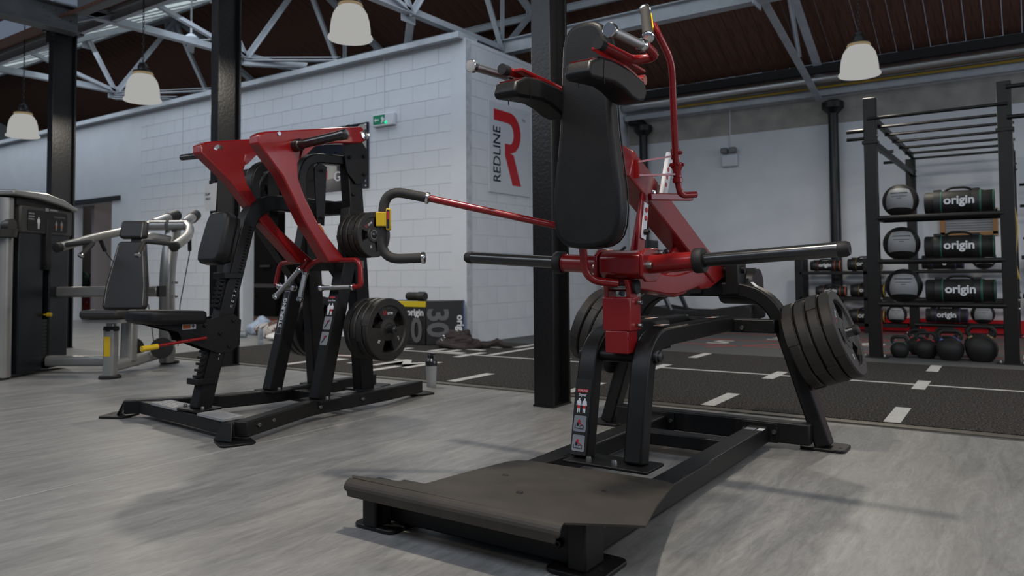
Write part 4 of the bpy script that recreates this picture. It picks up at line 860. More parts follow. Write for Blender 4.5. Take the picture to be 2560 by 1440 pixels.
# red arms
def arm(poly, x, name='row_arm'):
    b = MB().prism(poly, (0, 0, 0), Y3, Z3, .09)
    for p in b.v: p.x += x(p.z)
    return b.build(name, red, N, bevel=.009, bs=3)
near = [(2.67, 1.63), (2.675, 1.68), (2.72, 1.705), (2.9, 1.74), (3.1, 1.78), (3.46, 1.85), (3.52, 1.82), (3.52, 1.77), (3.46, 1.74), (3.25, 1.71), (3.1, 1.68), (3.0, 1.63), (2.95, 1.55), (2.955, 1.46), (3.0, 1.36), (3.12, 1.18), (3.325, .985), (3.32, .965), (3.19, .965), (3.0, 1.205), (2.84, 1.46)]
A1 = arm(near, lambda z: -3.605); A2 = arm(near, lambda z: -4.16 + max(0, 1.65 - z) * .38)
for aa, x, yy in ((A1, -3.557, 2.9), (A2, -4.112, 2.9)):
    MB().prism([(yy + .1, 1.60), (yy + .16, 1.66), (yy + .26, 1.695), (yy + .3, 1.71), (yy + .2, 1.71), (yy + .08, 1.66), (yy + .06, 1.58)], (x + .004, 0, 0), Y3, Z3, .012).build('edge_bead', red, aa, bevel=.003)
MB().lathe([(.038, 0), (.038, .02), (.036, .05), (.03, .052), (.027, .055), (.027, .38), (.03, .382), (.03, .425), (.024, .432), (.012, .43)], (-3.565, 2.93, 1.652), (1, 0, .05), 22).build('loading_horn', blacksheen, A1)
MB().lathe([(.02, 0), (.02, .28), (.016, .285)], (-4.2, 2.78, 1.64), (-1, 0, .03), 18).build('loading_horn', blacksheen, A2)
MB().lathe([(.034, 0), (.034, .01), (.012, .014), (.01, .01)], (-4.114, 2.79, 1.66), X3, 22).build('pivot_cap', chrome, A2); MB().lathe([(.014, 0), (.012, .008)], (-3.562, 2.81, 1.705), X3, 12).build('bolt', chrome, A1); MB().lathe([(.034, 0), (.034, .01), (.012, .014), (.01, .01)], (-3.562, 3.49, 1.8), X3, 22).build('pivot_cap', chrome, A1)
def handle(pts, grip, par):
    MB().tube(pts, .0165, 12, .05, 6).build('handle_tube', red, par)
    a, b2 = V(grip[0]), V(grip[1]); d = (b2 - a).normalized(); L0 = (b2 - a).length
    MB().lathe([(.0165, 0), (.0165, L0)], a, d, 16).build('chrome_grip', knurl, par)
    MB().lathe([(.017, -.012), (.022, -.006), (.022, .006), (.017, .012)], a, d, 18).build('grip_collar', chrome, par); MB().lathe([(.017, -.01), (.0225, -.004), (.0225, .012), (.012, .02)], b2, d, 18).build('grip_collar', chrome, par)
handle([(-3.6, 3.29, .978), (-3.395, 3.29, .978), (-3.385, 3.29, .815), (-3.45, 3.29, .812)], ((-3.46, 3.29, .812), (-3.735, 3.29, .805)), A1)
handle([(-3.6, 3.29, .978), (-3.79, 3.29, .98), (-3.87, 3.28, .93), (-3.875, 3.275, .90)], ((-3.876, 3.273, .9), (-3.9, 3.25, .735)), A1)
handle([(-3.9, 3.27, .985), (-3.86, 3.27, .985), (-3.885, 3.265, .95), (-3.91, 3.26, .93)], ((-3.915, 3.26, .925), (-4.1, 3.22, .75)), A2)
handle([(-3.9, 3.27, .975), (-4.12, 3.27, .97), (-4.165, 3.27, .83), (-4.14, 3.27, .815)], ((-4.13, 3.27, .815), (-3.99, 3.27, .805)), A2)
# bottom and top storage horns
for sg, x, spots in ((1, -3.7, ((.535, 3.55, .4), (1.14, 3.44, .33))), (-1, -4.2, ((.51, 3.78, .36), (1.47, 3.4, .25)))):
    for z, y, L0 in spots: MB().lathe([(.04, 0), (.04, .02), (.0245, .022), (.0245, L0 - .05), (.018, L0 - .045)], (x, y, z), (sg, 0, 0), 18).build('storage_horn', blacksheen, N)
# lettering on the legs
ld = V((0, .262, .965)); NC = V((-4.215, 3.417, .62)) + V((0, -.965, .262)) * .0506; fl_ = MB().prism([(-.15, -.022), (.15, -.022), (.15, .022), (-.15, .022)], NC, ld, X3, .001); fl_.build('name_plate', stickergrey, N, flat=True)
decal(NC + V((0, -.0006, .0)), ld, -X3, .29, .036, rubber, N, 'name_plate'); text('STERLING', .046, white, NC + V((0, -.0028, 0)), ld, -X3, N, 'lettering', .03)
lp_ = V((-3.66, 3.2 - .0525, .115)); lu = V((0, .23, .885)).normalized()
P_ = lambda z: lp_ + lu * (z - .115) / lu.z
decal(P_(.745) - Y3 * .0005, X3, lu, .05, .012, redprint, N, 'label'); text('Low Row', .017, white, P_(.725) - Y3 * .0012, X3, lu, N, 'lettering', .01)
figure(P_(.67) - V((.012, 0, 0)), .075, white, white, N, X3, lu); figure(P_(.67) + V((.014, 0, 0)), .075, white, redprint, N, X3, lu)
for z in (.585, .49):
    decal(P_(z) - Y3 * .0006, X3, lu, .066, .082, stickergrey, N, 'picture_panel', .001, .006); q = P_(z) - Y3 * .003
    MB().prism([(-.02, -.03), (-.005, -.02), (.012, .01), (.02, .012), (.015, .02), (.005, .016), (-.01, -.012), (-.022, -.024)], q, X3, lu, .001).build('pictogram', navy, N, flat=True)
    MB().prism([(-.005, .0), (.004, .006), (.0, .018), (-.008, .012)], q - Y3 * .0004, X3, lu, .001).build('pictogram', redprint, N, flat=True)
plates(mid, [(-3.42, 3.55, .535), (-3.475, 3.55, .535), (-3.53, 3.55, .535), (-3.585, 3.55, .535)], X3, (0, .5, 1.1, .2), ['plate low on the right side of the row machine, %s' % q for q in nth], 'plates on the right lower horn of the row machine', True)
plates(big, [(-4.47, 3.78, .51), (-4.405, 3.78, .51), (-4.34, 3.78, .51)], -X3, (.3, 1.0, .7), ['plate low on the left side of the row machine, %s' % q for q in ('outermost of three', 'middle of three', 'innermost of three')], 'plates on the left lower horn of the row machine', False)
plates(sml, [(-3.44, 3.44, 1.14), (-3.49, 3.44, 1.14), (-3.54, 3.44, 1.14), (-3.59, 3.44, 1.14)], X3, (.6, .2, 1.2, .9), ['small plate high on the right side of the row machine, %s' % q for q in nth], 'small plates on the right upper horn of the row machine', True)
plates(sml, [(-4.34, 3.4, 1.47), (-4.395, 3.4, 1.47)], -X3, (.6, .2), ['small plate high on the left side of the row machine, %s of two' % q for q in ('inner', 'outer')], 'small plates on the left upper horn of the row machine', False)

# ------------------------------------------------------------------ silver shoulder press with its weight tower
O = V((-6.65, 3.48, 0)); fa = V((.55, -.835, 0)); la = V((.835, .55, 0))
def W(a, l, z): return O + fa * a + la * l + V((0, 0, z))
K = thing('shoulder_press', 'silver shoulder press machine with charcoal seat and weight tower, at the left', 'gym machine', (-6.65, 3.48, 0))
def oval(pts, w_, h_, side, bend=0.0, nm='tube', m=silver, par=K):
    pts = fillet(pts, bend, 7); rings = []; side = V(side).normalized()
    for i, p in enumerate(pts):
        a = pts[max(i - 1, 0)]; b2 = pts[min(i + 1, len(pts) - 1)]; t = (b2 - a).normalized(); s_ = (side - t * side.dot(t)).normalized(); n = s_.cross(t)
        rings.append([p + s_ * math.copysign(abs(math.cos(q)) ** .6, math.cos(q)) * w_ / 2 + n * math.copysign(abs(math.sin(q)) ** .6, math.sin(q)) * h_ / 2 for q in [2 * PI * k / 16 for k in range(16)]])
    return MB().loft(rings).build(nm, m, par)
def foot(a, l, rx=.09): MB().lathe([(rx, 0), (rx, .02), (rx * .9, .028)], W(a, l, 0), Z3, 24).build('rubber_foot', rubber, K)
oval([W(0.02, 0, .02), W(0.01, 0, .42)], .1, .12, la, nm='seat_column'); MB().lathe([(.062, 0), (.064, .02), (.06, .04)], W(.01, 0, .41), Z3, 20).build('column_collar', rubber, K)
oval([W(.01, 0, .4), W(0, 0, .56)], .07, .08, la, nm='seat_stem', m=steel)
decal(W(.075, .0, .28), la, Z3, .055, .17, yellow, K, 'yellow_label')
foot(.02, 0); foot(-1.08, 0); foot(0.08, -.95, .085)
oval([W(0, 0, .1), W(-1.1, 0, .13)], .1, .1, la, nm='base_rail'); oval([W(-.45, 0, .1), W(-.45, -.85, .1)], .1, .1, fa, nm='base_rail')
oval([W(-1.02, 0, .02), W(-1.0, 0, .95), W(-1.14, 0, 1.4)], .13, .15, la, .3, 'rear_column')
oval([W(-.28, 0, .12), W(-.3, 0, .55), W(-.42, 0, .9)], .12, .14, la, .2, 'front_column')
oval([W(-.35, 0, 1.0), W(-.55, 0, 1.28), W(-1.05, 0, 1.26)], .06, .07, la, .15, 'back_brace')
MB().sweep([W(-.62, -.9, .74), W(-.62, .12, .74)], .1, .13, Z3).build('tie_beam', silver, K, bevel=.02); MB().sweep([W(-.62, .12, .74), W(-.62, .145, .74)], .105, .135, Z3).build('beam_cap', rubber, K)
bolts([W(-1.02, .08, .82), W(-1.02, .08, .68)], la, K, steel, .014, .02)
b = MB(); sq = [(-.2, .2), (-.2, -.12), (-.17, -.22), (.17, -.22), (.2, -.12), (.2, .2)]
ST = MB().prism([(p[0] * .95, -p[1]) for p in sq], W(.04, .02, .555), la, fa + Z3 * .06, .075).build('seat', vinylgrey, K, bevel=.025, bs=3, angle=60)
MB().tube([W(.24, -.12, .595), W(.06, -.12, .6)], .004, 5).build('stitching', stitch, ST); MB().prism([(-.15, -.18), (.15, -.18), (.17, .16), (-.17, .16)], W(.04, .02, .505), la, fa, .03).build('seat_pan', silver, K)
bu = V((-fa.x * .2, -fa.y * .2, .98)); BQ = [(-.2, -.3), (-.17, -.325), (.17, -.325), (.2, -.3), (.19, -.1), (.14, .2), (.125, .29), (.1, .31), (-.1, .31), (-.125, .29), (-.14, .2), (-.19, -.1)]
BK = MB().prism(BQ, W(-.27, 0, .9), la, bu, .07).build('backrest', vinylgrey, K, bevel=.022, bs=4, angle=60)
for sg in (-1, 1): MB().tube([W(-.27, 0, .9) + la * sg * x + bu * z + fa * .035 for x, z in ((.175, -.28), (.168, -.1), (.12, .2), (.108, .28))], .003, 5).build('stitching', stitch, BK)
HQ = [(-.11, -.085), (.11, -.085), (.125, -.06), (.115, .07), (.095, .085), (-.095, .085), (-.115, .07), (-.125, -.06)]
HR = MB().prism(HQ, W(-.36, 0, 1.315), la, bu, .075).build('headrest', vinylgrey, K, bevel=.022, bs=4, angle=60); MB().tube([W(-.36, 0, 1.315) + la * .09 + bu * z + fa * .0385 for z in (-.07, .07)], .003, 5).build('stitching', stitch, HR)
MB().sweep([W(-.33, 0, .65), W(-.43, 0, 1.35)], .1, .04, la).build('back_frame', silver, K)
for sg in (-1, 1):
    a1 = oval([W(-1.05, sg * .16, 1.42), W(-.9, sg * .28, 1.36), W(-.5, sg * .44, 1.26), W(-.06, sg * .52, 1.15)], .075, .075, la, .15, 'press_arm')
    MB().lathe([(.044, -.01), (.044, .03), (.035, .036), (.012, .036)], W(-.06, sg * .52, 1.15), W(0, sg * .09, -.1) - W(-.44, 0, 0), 18).build('arm_cap', rubber, a1)
    MB().tube([W(-.1, sg * .5, 1.17), W(-.1, sg * .22, 1.2), W(.06, sg * .25, 1.07)], .021, 12, .05, 5).build('grip', foam, a1); MB().lathe([(.02, 0), (.026, .006), (.026, .02), (.012, .024)], W(.05, sg * .248, 1.08), W(.16, sg * .03, -.13) - W(0, 0, 0), 14).build('chrome_collar', chrome, a1)
    MB().tube([W(-1.05, sg * .16, 1.42), W(-1.3, sg * .12, 1.5)], .05, 16).build('counterweight', silver, a1); MB().tube([W(-1.28, sg * .125, 1.492), W(-1.42, sg * .1, 1.535)], .058, 18).build('rubber_end', rubber, a1)
    MB().tube([W(-1.02, sg * .02, 1.4), W(-1.02, sg * .2, 1.4)], .05, 14).build('pivot', silver, K)
    MB().tube([W(-.55, sg * .43, 1.23), W(-.62, sg * .4, 1.1), W(-.95, sg * .16, .6), W(-1.0, sg * .12, .18)], .005, 5).build('cable', darkmetal, K); MB().tube([W(-.55, sg * .43, 1.24), W(-.6, sg * .41, 1.13)], .018, 8).build('cable_clip', rubber, K)
    MB().lathe([(.1, -.02), (.1, .02)], W(-.62, sg * .14 + .0, .2), la * .6 + fa, 24).build('pulley', rubber, K)
T0 = -.83
MB().tube([W(.07, T0 - .1, .02), W(.07, T0 - .1, 1.58)], .075, 20).build('tower_tube', silver, K); oval([W(-.74, T0 - .1, .02), W(-.74, T0 - .1, 1.5)], .1, .08, la, nm='tower_tube')
def slab(a0, a1, l0, l1, z0, z1, nm, m, bev=.01):
    b2 = MB(); b2.add([W(a, l, z) for z in (z0, z1) for a, l in ((a0, l0), (a1, l0), (a1, l1), (a0, l1))], [(3, 2, 1, 0), (4, 5, 6, 7), (0, 1, 5, 4), (1, 2, 6, 5), (2, 3, 7, 6), (3, 0, 4, 7)]); return b2.build(nm, m, K, bevel=bev)
slab(-.02, -.36, T0 - .02, T0 - .3, .03, 1.3, 'tower_panel', towerm); slab(-.45, -.74, T0 - .02, T0 - .3, .03, 1.3, 'tower_panel', towerm); slab(-.34, -.47, T0 - .14, T0 - .16, .03, 1.3, 'tower_back', rubber)
slab(.0, -.76, T0 + .0, T0 - .32, 1.28, 1.53, 'shroud', shroud, .015)
MB().prism([(.16, 1.6), (.16, 1.645), (-.3, 1.655), (-.55, 1.62), (-.78, 1.55), (-.78, 1.52), (-.5, 1.565), (-.2, 1.595)], W(0, T0 - .15, 0), fa, Z3, .4).build('tower_top', silver, K, bevel=.012); slab(.02, -.74, T0 - .02, T0 - .28, 1.52, 1.59, 'top_spacer', rubber, .004)
decal(W(-.38, T0 + .002, 1.4), -fa, Z3, .58, .19, rubber, K, 'instruction_panel', .002, .03); decal(W(-.36, T0 + .004, 1.51), -fa, Z3, .05, .03, stickergrey, K, 'emblem'); decal(W(-.46, T0 + .004, 1.512), -fa, Z3, .12, .018, stickergrey, K, 'emblem')
text('SHOULDER PRESS', .022, stickergrey, W(-.55, T0 + .006, 1.45), -fa, Z3, K, 'lettering'); figure(W(-.24, T0 + .004, 1.38), .11, white, white, K, -fa, Z3)
for a in (-.5, -.58): figure(W(a, T0 + .004, 1.37), .09, stickergrey, orange, K, -fa, Z3)
for z in (1.46, 1.435, 1.41): decal(W(-.14, T0 + .005, z), -fa, Z3, .08, .012, stickergrey, K, 'label')
slab(-.355, -.43, T0 + .012, T0 - .1, .95, 1.42, 'cable_slot', rubber, .01); MB().tube([W(-.39, T0 - .06, .25), W(-.39, T0 - .06, 1.25)], .014, 10).build('guide_rod', steel, K)
for k in range(12): slab(-.36, -.45, T0 - .03, T0 - .13, .1 + k * .033, .13 + k * .033, 'stack_plate', darkmetal, 0)
MB().lathe([(.008, 0), (.008, .03), (.02, .035), (.02, .07), (.01, .075)], W(-.39, T0 - .03, .535), la, 14).build('selector_pin', yellow, K)
h = MB().tube([W(.07, T0 - .1, 1.1) + V((.1 * math.cos(a), .1 * math.sin(a), .2)) for a in [2 * PI * k / 24 for k in range(24)]], .012, 6, closed=True).build('cup_holder', shroud, K); MB().lathe([(.1, .13), (.11, .2), (.105, .2), (.095, .13)], W(.16, T0 - .04, 1.1), Z3, 20).build('cup_holder', shroud, K); MB().lathe([(.04, 0), (.06, .04), (.06, .08)], W(.16, T0 - .04, 1.33), la, 16).build('cup', shroud, K)

# ------------------------------------------------------------------ storage rig
G = thing('storage_rig', 'tall black storage rig with monkey bars and three shelves, at the right', 'rig', (-.75, 10.1, 0))
def post(x, y, top, rx=.05): 
    p = MB().cub((x - .06, y - .05, 0.004), (x + .06, y + .05, top)).build('post', black, G, bevel=.005); MB().cub((x - .12, y - .1, .001), (x + .12, y + .1, .012)).build('post_foot', black, p, bevel=.003)
    for a in (-.09, .09): MB().bolt((x + a, y - .07, .012), Z3, .012, .02).build('bolt', steel, p)
    for z in (.52, .6, 2.28, 2.2): MB().bolt((x + .061, y - .02, z), X3, .014, .014).build('bolt', steel, p)
    return p
for x in (-1.34, -.17): post(x, 8.55, 2.68); post(x - .02, 11.9, 2.45)
for k in range(7):
    y = 8.5 + k * .57; MB().tube([(-1.36, y, 2.46), (-.14, y, 2.46)], .017, 12).build('monkey_bar', darkmetal if k else black, G)
for x in (-1.34, -.17):
    for z in (2.5, 2.24): MB().cub((x - .025, 8.6, z - .03), (x + .025, 11.88, z + .03)).build('side_beam', black, G, bevel=.004)
    MB().cub((x - .075, 8.49, 2.2), (x + .075, 8.61, 2.235)).build('clamp', black, G, bevel=.004)
    for y in (9.3, 10.3, 11.2): MB().bolt((x + .03, y, 2.5), X3, .02, .02).build('bolt', chrome, G)
for y, z in ((8.5, 2.34), (8.5, 2.26), (10.6, 2.4), (10.9, 2.3)): MB().tube([(-1.4, y, z), (-1.56, y, z)], .02, 10).build('peg', black, G)
for z in (1.445, 1.0, .565):
    for y in (8.52, 8.95): MB().tube([(-1.3, y, z - .02), (-.2, y, z - .02)], .026, 12).build('shelf_tube', black, G)
    for x in (-1.3, -.2): MB().cub((x - .02, 8.52, z - .04), (x + .02, 8.95, z)).build('shelf_bracket', black, G)
for z in (.87, .48, .14):
    for y in (11.75, 12.05): MB().tube([(-1.34, y, z), (-.2, y, z)], .024, 10).build('shelf_tube', black, G)
for z, y in ((2.62, 8.5), (2.33, 8.5)): MB().tube([(-.15, y, z), (.6, y, z)], .022, 10).build('monkey_bar', black, G)
MB().cub((.0, 8.75, 1.9), (.09, 8.83, 2.72)).build('post', black, G, bevel=.004); MB().tube([(-.1, 11.9, 2.0), (1.2, 11.9, 2.0)], .02, 8).build('side_beam', black, G); MB().tube([(-.1, 11.9, 1.72), (1.2, 11.9, 1.72)], .02, 8).build('side_beam', black, G)
for z in (1.02, .52): MB().cub((-.1, 11.7, z), (1.4, 12.05, z + .05)).build('shelf_tube', black, G)
MB().tube([(-.13, 8.66, 1.55), (-.1, 8.66, 1.3), (-.13, 8.66, .95), (-.1, 8.66, .8)], .012, 8, .08).build('hanging_strap', yellowband, G)
MB().tube([(-.05, 8.8, 1.2), (.06, 8.8, .95), (.05, 8.8, .85), (-.04, 8.8, .75)], .012, 8, .06).build('hanging_strap', rubber, G)
R2 = thing('storage_rack', 'low black storage rack with three shelves against the back wall, left of the rig', 'rack', (-2.4, 11.95, 0))
for x in (-2.87, -1.93):
    for y in (11.75, 12.1): MB().cub((x - .05, y - .04, .001), (x + .05, y + .04, 1.07)).build('post', black, R2, bevel=.004)
for z in (.865, .49, .12):
    for y in (11.73, 12.08): MB().cub((-2.85, y - .02, z - .03), (-1.43, y + .02, z + .02)).build('shelf_rail', black, R2, bevel=.003)

def bag_proto(r, L0, band, name='power_bag'):
    t = thing(name, 'x', 'training bag'); b = MB()
    b.lathe([(r * .55, -L0 / 2), (r * .9, -L0 / 2), (r * .96, -L0 / 2 + .012), (r * .94, -L0 * .36), (r, -L0 * .33), (r * 1.01, 0), (r, L0 * .33), (r * .94, L0 * .36), (r * .96, L0 / 2 - .012), (r * .9, L0 / 2), (r * .55, L0 / 2)], (0, 0, 0), X3, 28); b.build('bag_body', rubber, t, angle=50)
    for x in (-L0 * .26, L0 * .3): MB().lathe([(r * .99, -.012), (r * 1.035, -.012), (r * 1.035, .012), (r * .99, .012)], (x, 0, 0), X3, 28).build('colour_band', band, t)
    MB().lathe([(r * .93, -.006), (r * .985, -.006), (r * .985, .006), (r * .93, .006)], (L0 * .485, 0, 0), X3, 28).build('colour_band', band, t)
    for x in (-L0 * .31, L0 * .24): MB().lathe([(r * .99, -.03), (r * 1.06, -.03), (r * 1.06, .03), (r * .99, .03)], (x, 0, 0), X3, 28).build('webbing_strap', boxblack, t); MB().cub((x - .035, -.04, r * .95), (x + .035, .04, r * 1.16)).build('strap_buckle', boxblack, t, bevel=.006)
    MB().tube([(-L0 * .2, -.01, r), (-L0 * .12, -.03, r * 1.25), (L0 * .1, -.03, r * 1.25), (L0 * .2, -.01, r)], .012, 8, .08).build('carry_handle', rubber, t)
    text('origin', r * 1.0, white, (L0 * .01, -r * 1.045, r * .12), X3, Z3, t, 'lettering', .03, .001)
    return t
def ball_proto(r):
    t = thing('medicine_ball', 'x', 'ball'); n, m = 24, 14
    MB().lathe([(r * math.sin(PI * k / m), -r * math.cos(PI * k / m)) for k in range(m + 1)], (0, 0, 0), Z3, n).build('ball_body', rubber, t)
    b = MB(); g = 9; vs = []; 
    for i in range(g + 1):
        for j in range(g + 1):
            u, v = -1 + 2 * i / g, -1 + 2 * j / g; a = u * .78 * (1 - .12 * v); e = .16 + v * .62 - .1 * u * u
            vs.append((r * 1.012 * math.sin(a) * math.cos(e), -r * 1.012 * math.cos(a) * math.cos(e), r * 1.012 * math.sin(e)))
    b.add(vs, [(i * (g + 1) + j, (i + 1) * (g + 1) + j, (i + 1) * (g + 1) + j + 1, i * (g + 1) + j + 1) for i in range(g) for j in range(g)])
    p = b.build('grey_panel', ballgrey, t)
    for z, wd, s in ((.3, .5, .055), (.1, .42, .03), (-.02, .12, .03)):
        e = .12 + z; c = V((0, -r * 1.03 * math.cos(e), r * 1.03 * math.sin(e)))
        q = MB(); pts = []
        for k in range(9):
            a = -wd + 2 * wd * k / 8; pts.append((r * 1.022 * math.sin(a) * math.cos(e), -r * 1.022 * math.cos(a) * math.cos(e), r * 1.022 * math.sin(e) + (.012 * (k % 2) * r if s > .05 else 0)))
        q.tube(pts, r * s * .45, 5); q.build('printed_line', navy, t)
    return t
def kb_proto(r, band):
    t = thing('kettlebell', 'x', 'kettlebell')
    MB().lathe([(r * .55, 0), (r * .66, .004), (r * .92, r * .45), (r, r * .88), (r * .93, r * 1.25), (r * .7, r * 1.55), (r * .4, r * 1.7), (.01, r * 1.74)], (0, 0, 0), Z3, 28).build('kettlebell_body', rubber, t)
    MB().tube([(-r * .52, 0, r * 1.4), (-r * .84, 0, r * 1.95), (-r * .6, 0, r * 2.34), (r * .6, 0, r * 2.34), (r * .84, 0, r * 1.95), (r * .52, 0, r * 1.4)], max(.0165, r * .15), 12, r * .45, 6).build('handle', rubber, t)
    for s in (-1, 1): MB().tube([(s * r * .6, 0, r * 1.53), (s * r * .68, 0, r * 1.67)], max(.0175, r * .165), 14).build('colour_band', band, t)
    return t
def row(proto, items, group):
    for i, (loc, label, rz, sc_) in enumerate(items):
        o = proto if i == 0 else copy_tree(proto); o.location = loc; o.rotation_euler = (0, 0, rz); o.scale = (sc_,) * 3; o['label'] = label; o['group'] = group
bg = bag_proto(.115, .6, greenband)
row(bg, [((-.575, 8.72, 1.565), 'black power bag with green bands on the top shelf of the rig', 0, 1), ((-.585, 8.72, 1.12), 'black power bag with green bands and a dot on the middle shelf of the rig', 0, 1), ((-.585, 8.72, .685), 'black power bag with green bands on the lowest shelf of the rig', 0, 1.0)], 'green banded bags on the rig')
bl = ball_proto(.172)
row(bl, [((-1.1, 8.72, 1.608), 'black medicine ball with a plain grey panel on the top shelf of the rig', .05, 1), ((-1.1, 8.72, 1.165), 'black medicine ball with a grey panel on the middle shelf of the rig', .12, 1.02), ((-1.09, 8.72, .73), 'black medicine ball with a grey panel on the lowest shelf of the rig', .1, 1.02),
         ((-1.585, 11.88, .27), 'small medicine ball low on the rear shelf at its left end', .1, .78), ((-.55, 11.88, .3), 'small medicine ball low on the rear shelf at its right end', .1, .82), ((-.52, 11.88, 1.04), 'medicine ball high on the rear shelf, half hidden by the rig', .1, .85)], 'medicine balls')
bp2 = bag_proto(.1, .5, purpleband)
row(bp2, [((-.97, 11.9, .268), 'black bag with purple bands on the low rear shelf', 0, 1), ((-1.0, 11.9, 1.0), 'dark bag on the upper rear shelf behind the rig', 0, 1)], 'purple banded bags')
bo = bag_proto(.075, .42, orangeband)
row(bo, [((-2.52, 11.9, .965), 'narrow black bag with orange bands on the top shelf of the wall rack', 0, 1), ((-2.45, 11.9, .588), 'narrow black bag with orange bands on the middle shelf of the wall rack', 0, 1)], 'orange banded bags on the wall rack')
by = bag_proto(.088, .45, yellowband)
row(by, [((-1.98, 11.88, .978), 'black bag with yellow bands on the top shelf of the wall rack', 0, 1), ((-1.95, 11.88, .6), 'black bag with yellow bands on the middle shelf of the wall rack', 0, 1), ((-1.97, 11.88, .235), 'black bag with yellow bands on the lowest shelf of the wall rack', 0, 1.05)], 'yellow banded bags on the wall rack')
KB = [(-1.13, 8.62, .088, greenband, 'kettlebell with green bands, leftmost and smallest in the row under the rig'), (-.9, 8.68, .108, redprint, 'kettlebell with red bands in the front row under the rig'), (-.68, 8.6, .122, bluegrip, 'kettlebell with blue bands in the front row under the rig'), (-.42, 8.64, .142, goldband, 'largest kettlebell, gold bands, rightmost in the front row under the rig'),
      (-1.0, 9.0, .108, redprint, 'kettlebell behind the red banded one under the rig'), (-.745, 9.02, .118, bluegrip, 'kettlebell behind the blue banded one under the rig'), (-.46, 9.06, .135, goldband, 'kettlebell behind the gold banded one under the rig')]
for x, y, r_, m_, l_ in KB: place(kb_proto(r_, m_), (x, y, .004), None, l_, 'kettlebells under the rig')
t = thing('led_strip', 'glowing red strip of small lights along the foot of the back wall', 'lights', (-1.0, 12.05, .05))
MB().cub((-2.4, 12.22, .02), (3.5, 12.27, .2)).build('strip_base', redglow, t, flat=True)
b = MB().lathe([(.02, 0), (.016, .012), (.004, .016)], (0, 0, 0), (0, -1, 0), 10).build('led', redled, t)
for k in range(60):
    o = b if k == 0 else b.copy()
    if k: col.objects.link(o)
    o.location = (-2.3 + 1.0 + k * .075, 12.2 - 12.05, .035)
l = bpy.data.lights.new('led_glow', 'AREA'); l.shape = 'RECTANGLE'; l.size = 5; l.size_y = .1; l.energy = 3; l.specular_factor = 0.1; l.color = (1, .03, .05); lo = bpy.data.objects.new('led_glow', l); lo.location = (.2, 12.1, .1); lo.rotation_euler = (math.radians(70), 0, PI); col.objects.link(lo); lo.visible_camera = False

# ------------------------------------------------------------------ cardio machines by the back wall
def cyc(name, label, cat, loc):
    return thing(name, label, cat, loc)
t = cyc('curved_treadmill', 'dark curved treadmill by the back wall, seen under the squat machine arm', 'treadmill', (-4.3, 11.3, 0))
sd_ = [(-5.05, .14), (-5.05, .34), (-4.85, .36), (-4.5, .3), (-4.15, .3), (-3.75, .36), (-3.45, .4), (-3.35, .36), (-3.35, .2), (-3.5, .14)]
for y in (11.0, 11.65): MB().prism(sd_, (0, y, 0), X3, Z3, .09).build('side_panel', rubber, t, bevel=.02)
b = MB(); pts = [(-5.0, .32), (-4.7, .27), (-4.3, .24), (-3.9, .28), (-3.5, .36)]; b.sweep([(x, 11.33, z) for x, z in pts], .56, .05, Y3); b.build('running_belt', darkmetal, t)
for x in (-4.95, -3.45): MB().cub((x - .06, 10.98, .001), (x + .06, 11.68, .14)).build('foot', rubber, t)
for y in (11.0, 11.65):
    MB().sweep([(-4.6, y, .3), (-4.9, y, .95), (-4.95, y, 1.25)], .07, .05, Y3, .1).build('upright', navy, t); MB().tube([(-4.95, y, 1.22), (-4.5, y, 1.08), (-4.35, y, .9)], .022, 10, .1).build('handrail', rubber, t)
MB().tube([(-4.95, 11.0, 1.2), (-4.95, 11.65, 1.2)], .025, 10).build('handrail', rubber, t); MB().tube([(-4.92, 11.1, 1.15), (-4.6, 11.3, 1.32), (-4.5, 11.4, 1.42), (-4.42, 11.4, 1.36)], .018, 8, .06).build('handlebar', rubber, t); MB().tube([(-4.92, 11.55, 1.15), (-4.6, 11.3, .98), (-4.45, 11.2, .9)], .018, 8, .06).build('handlebar', rubber, t)
MB().cub((-5.05, 11.2, 1.2), (-4.98, 11.45, 1.4)).build('console', boxblack, t, bevel=.01); decal((-4.6, 10.94, .4), V((-.42, 0, .9)), V((.9, 0, .42)), .2, .03, stickergrey, t, 'lettering')
t = cyc('cross_trainer', 'dark cross trainer by the back wall, behind the black backrest', 'exercise bike', (-5.5, 11.2, 0))
MB().sweep([(-5.8, 11.2, .05), (-5.2, 11.2, .05)], .5, .08, Y3).build('base_frame', navy, t); 
MB().sweep([(-5.75, 11.0, .08), (-5.45, 11.0, 1.2)], .1, .07, Y3).build('upright', navy, t); MB().sweep([(-5.75, 11.4, .08), (-5.45, 11.4, 1.2)], .1, .07, Y3).build('upright', navy, t)
MB().tube([(-5.84, 11.0, 1.24), (-5.45, 11.0, 1.22), (-5.35, 11.0, 1.3)], .025, 10, .05).build('handrail', navy, t); MB().tube([(-5.84, 11.4, 1.24), (-5.45, 11.4, 1.22)], .025, 10).build('handrail', navy, t); MB().tube([(-5.45, 11.0, 1.2), (-5.45, 11.4, 1.2)], .02, 10).build('handrail', navy, t)
MB().sweep([(-5.75, 11.2, .15), (-5.2, 11.2, .3)], .45, .12, Y3).build('deck', rubber, t, bevel=.02); MB().sweep([(-5.85, 11.2, .28), (-5.6, 11.2, .22)], .4, .06, Y3).build('step', rubber, t, bevel=.01)

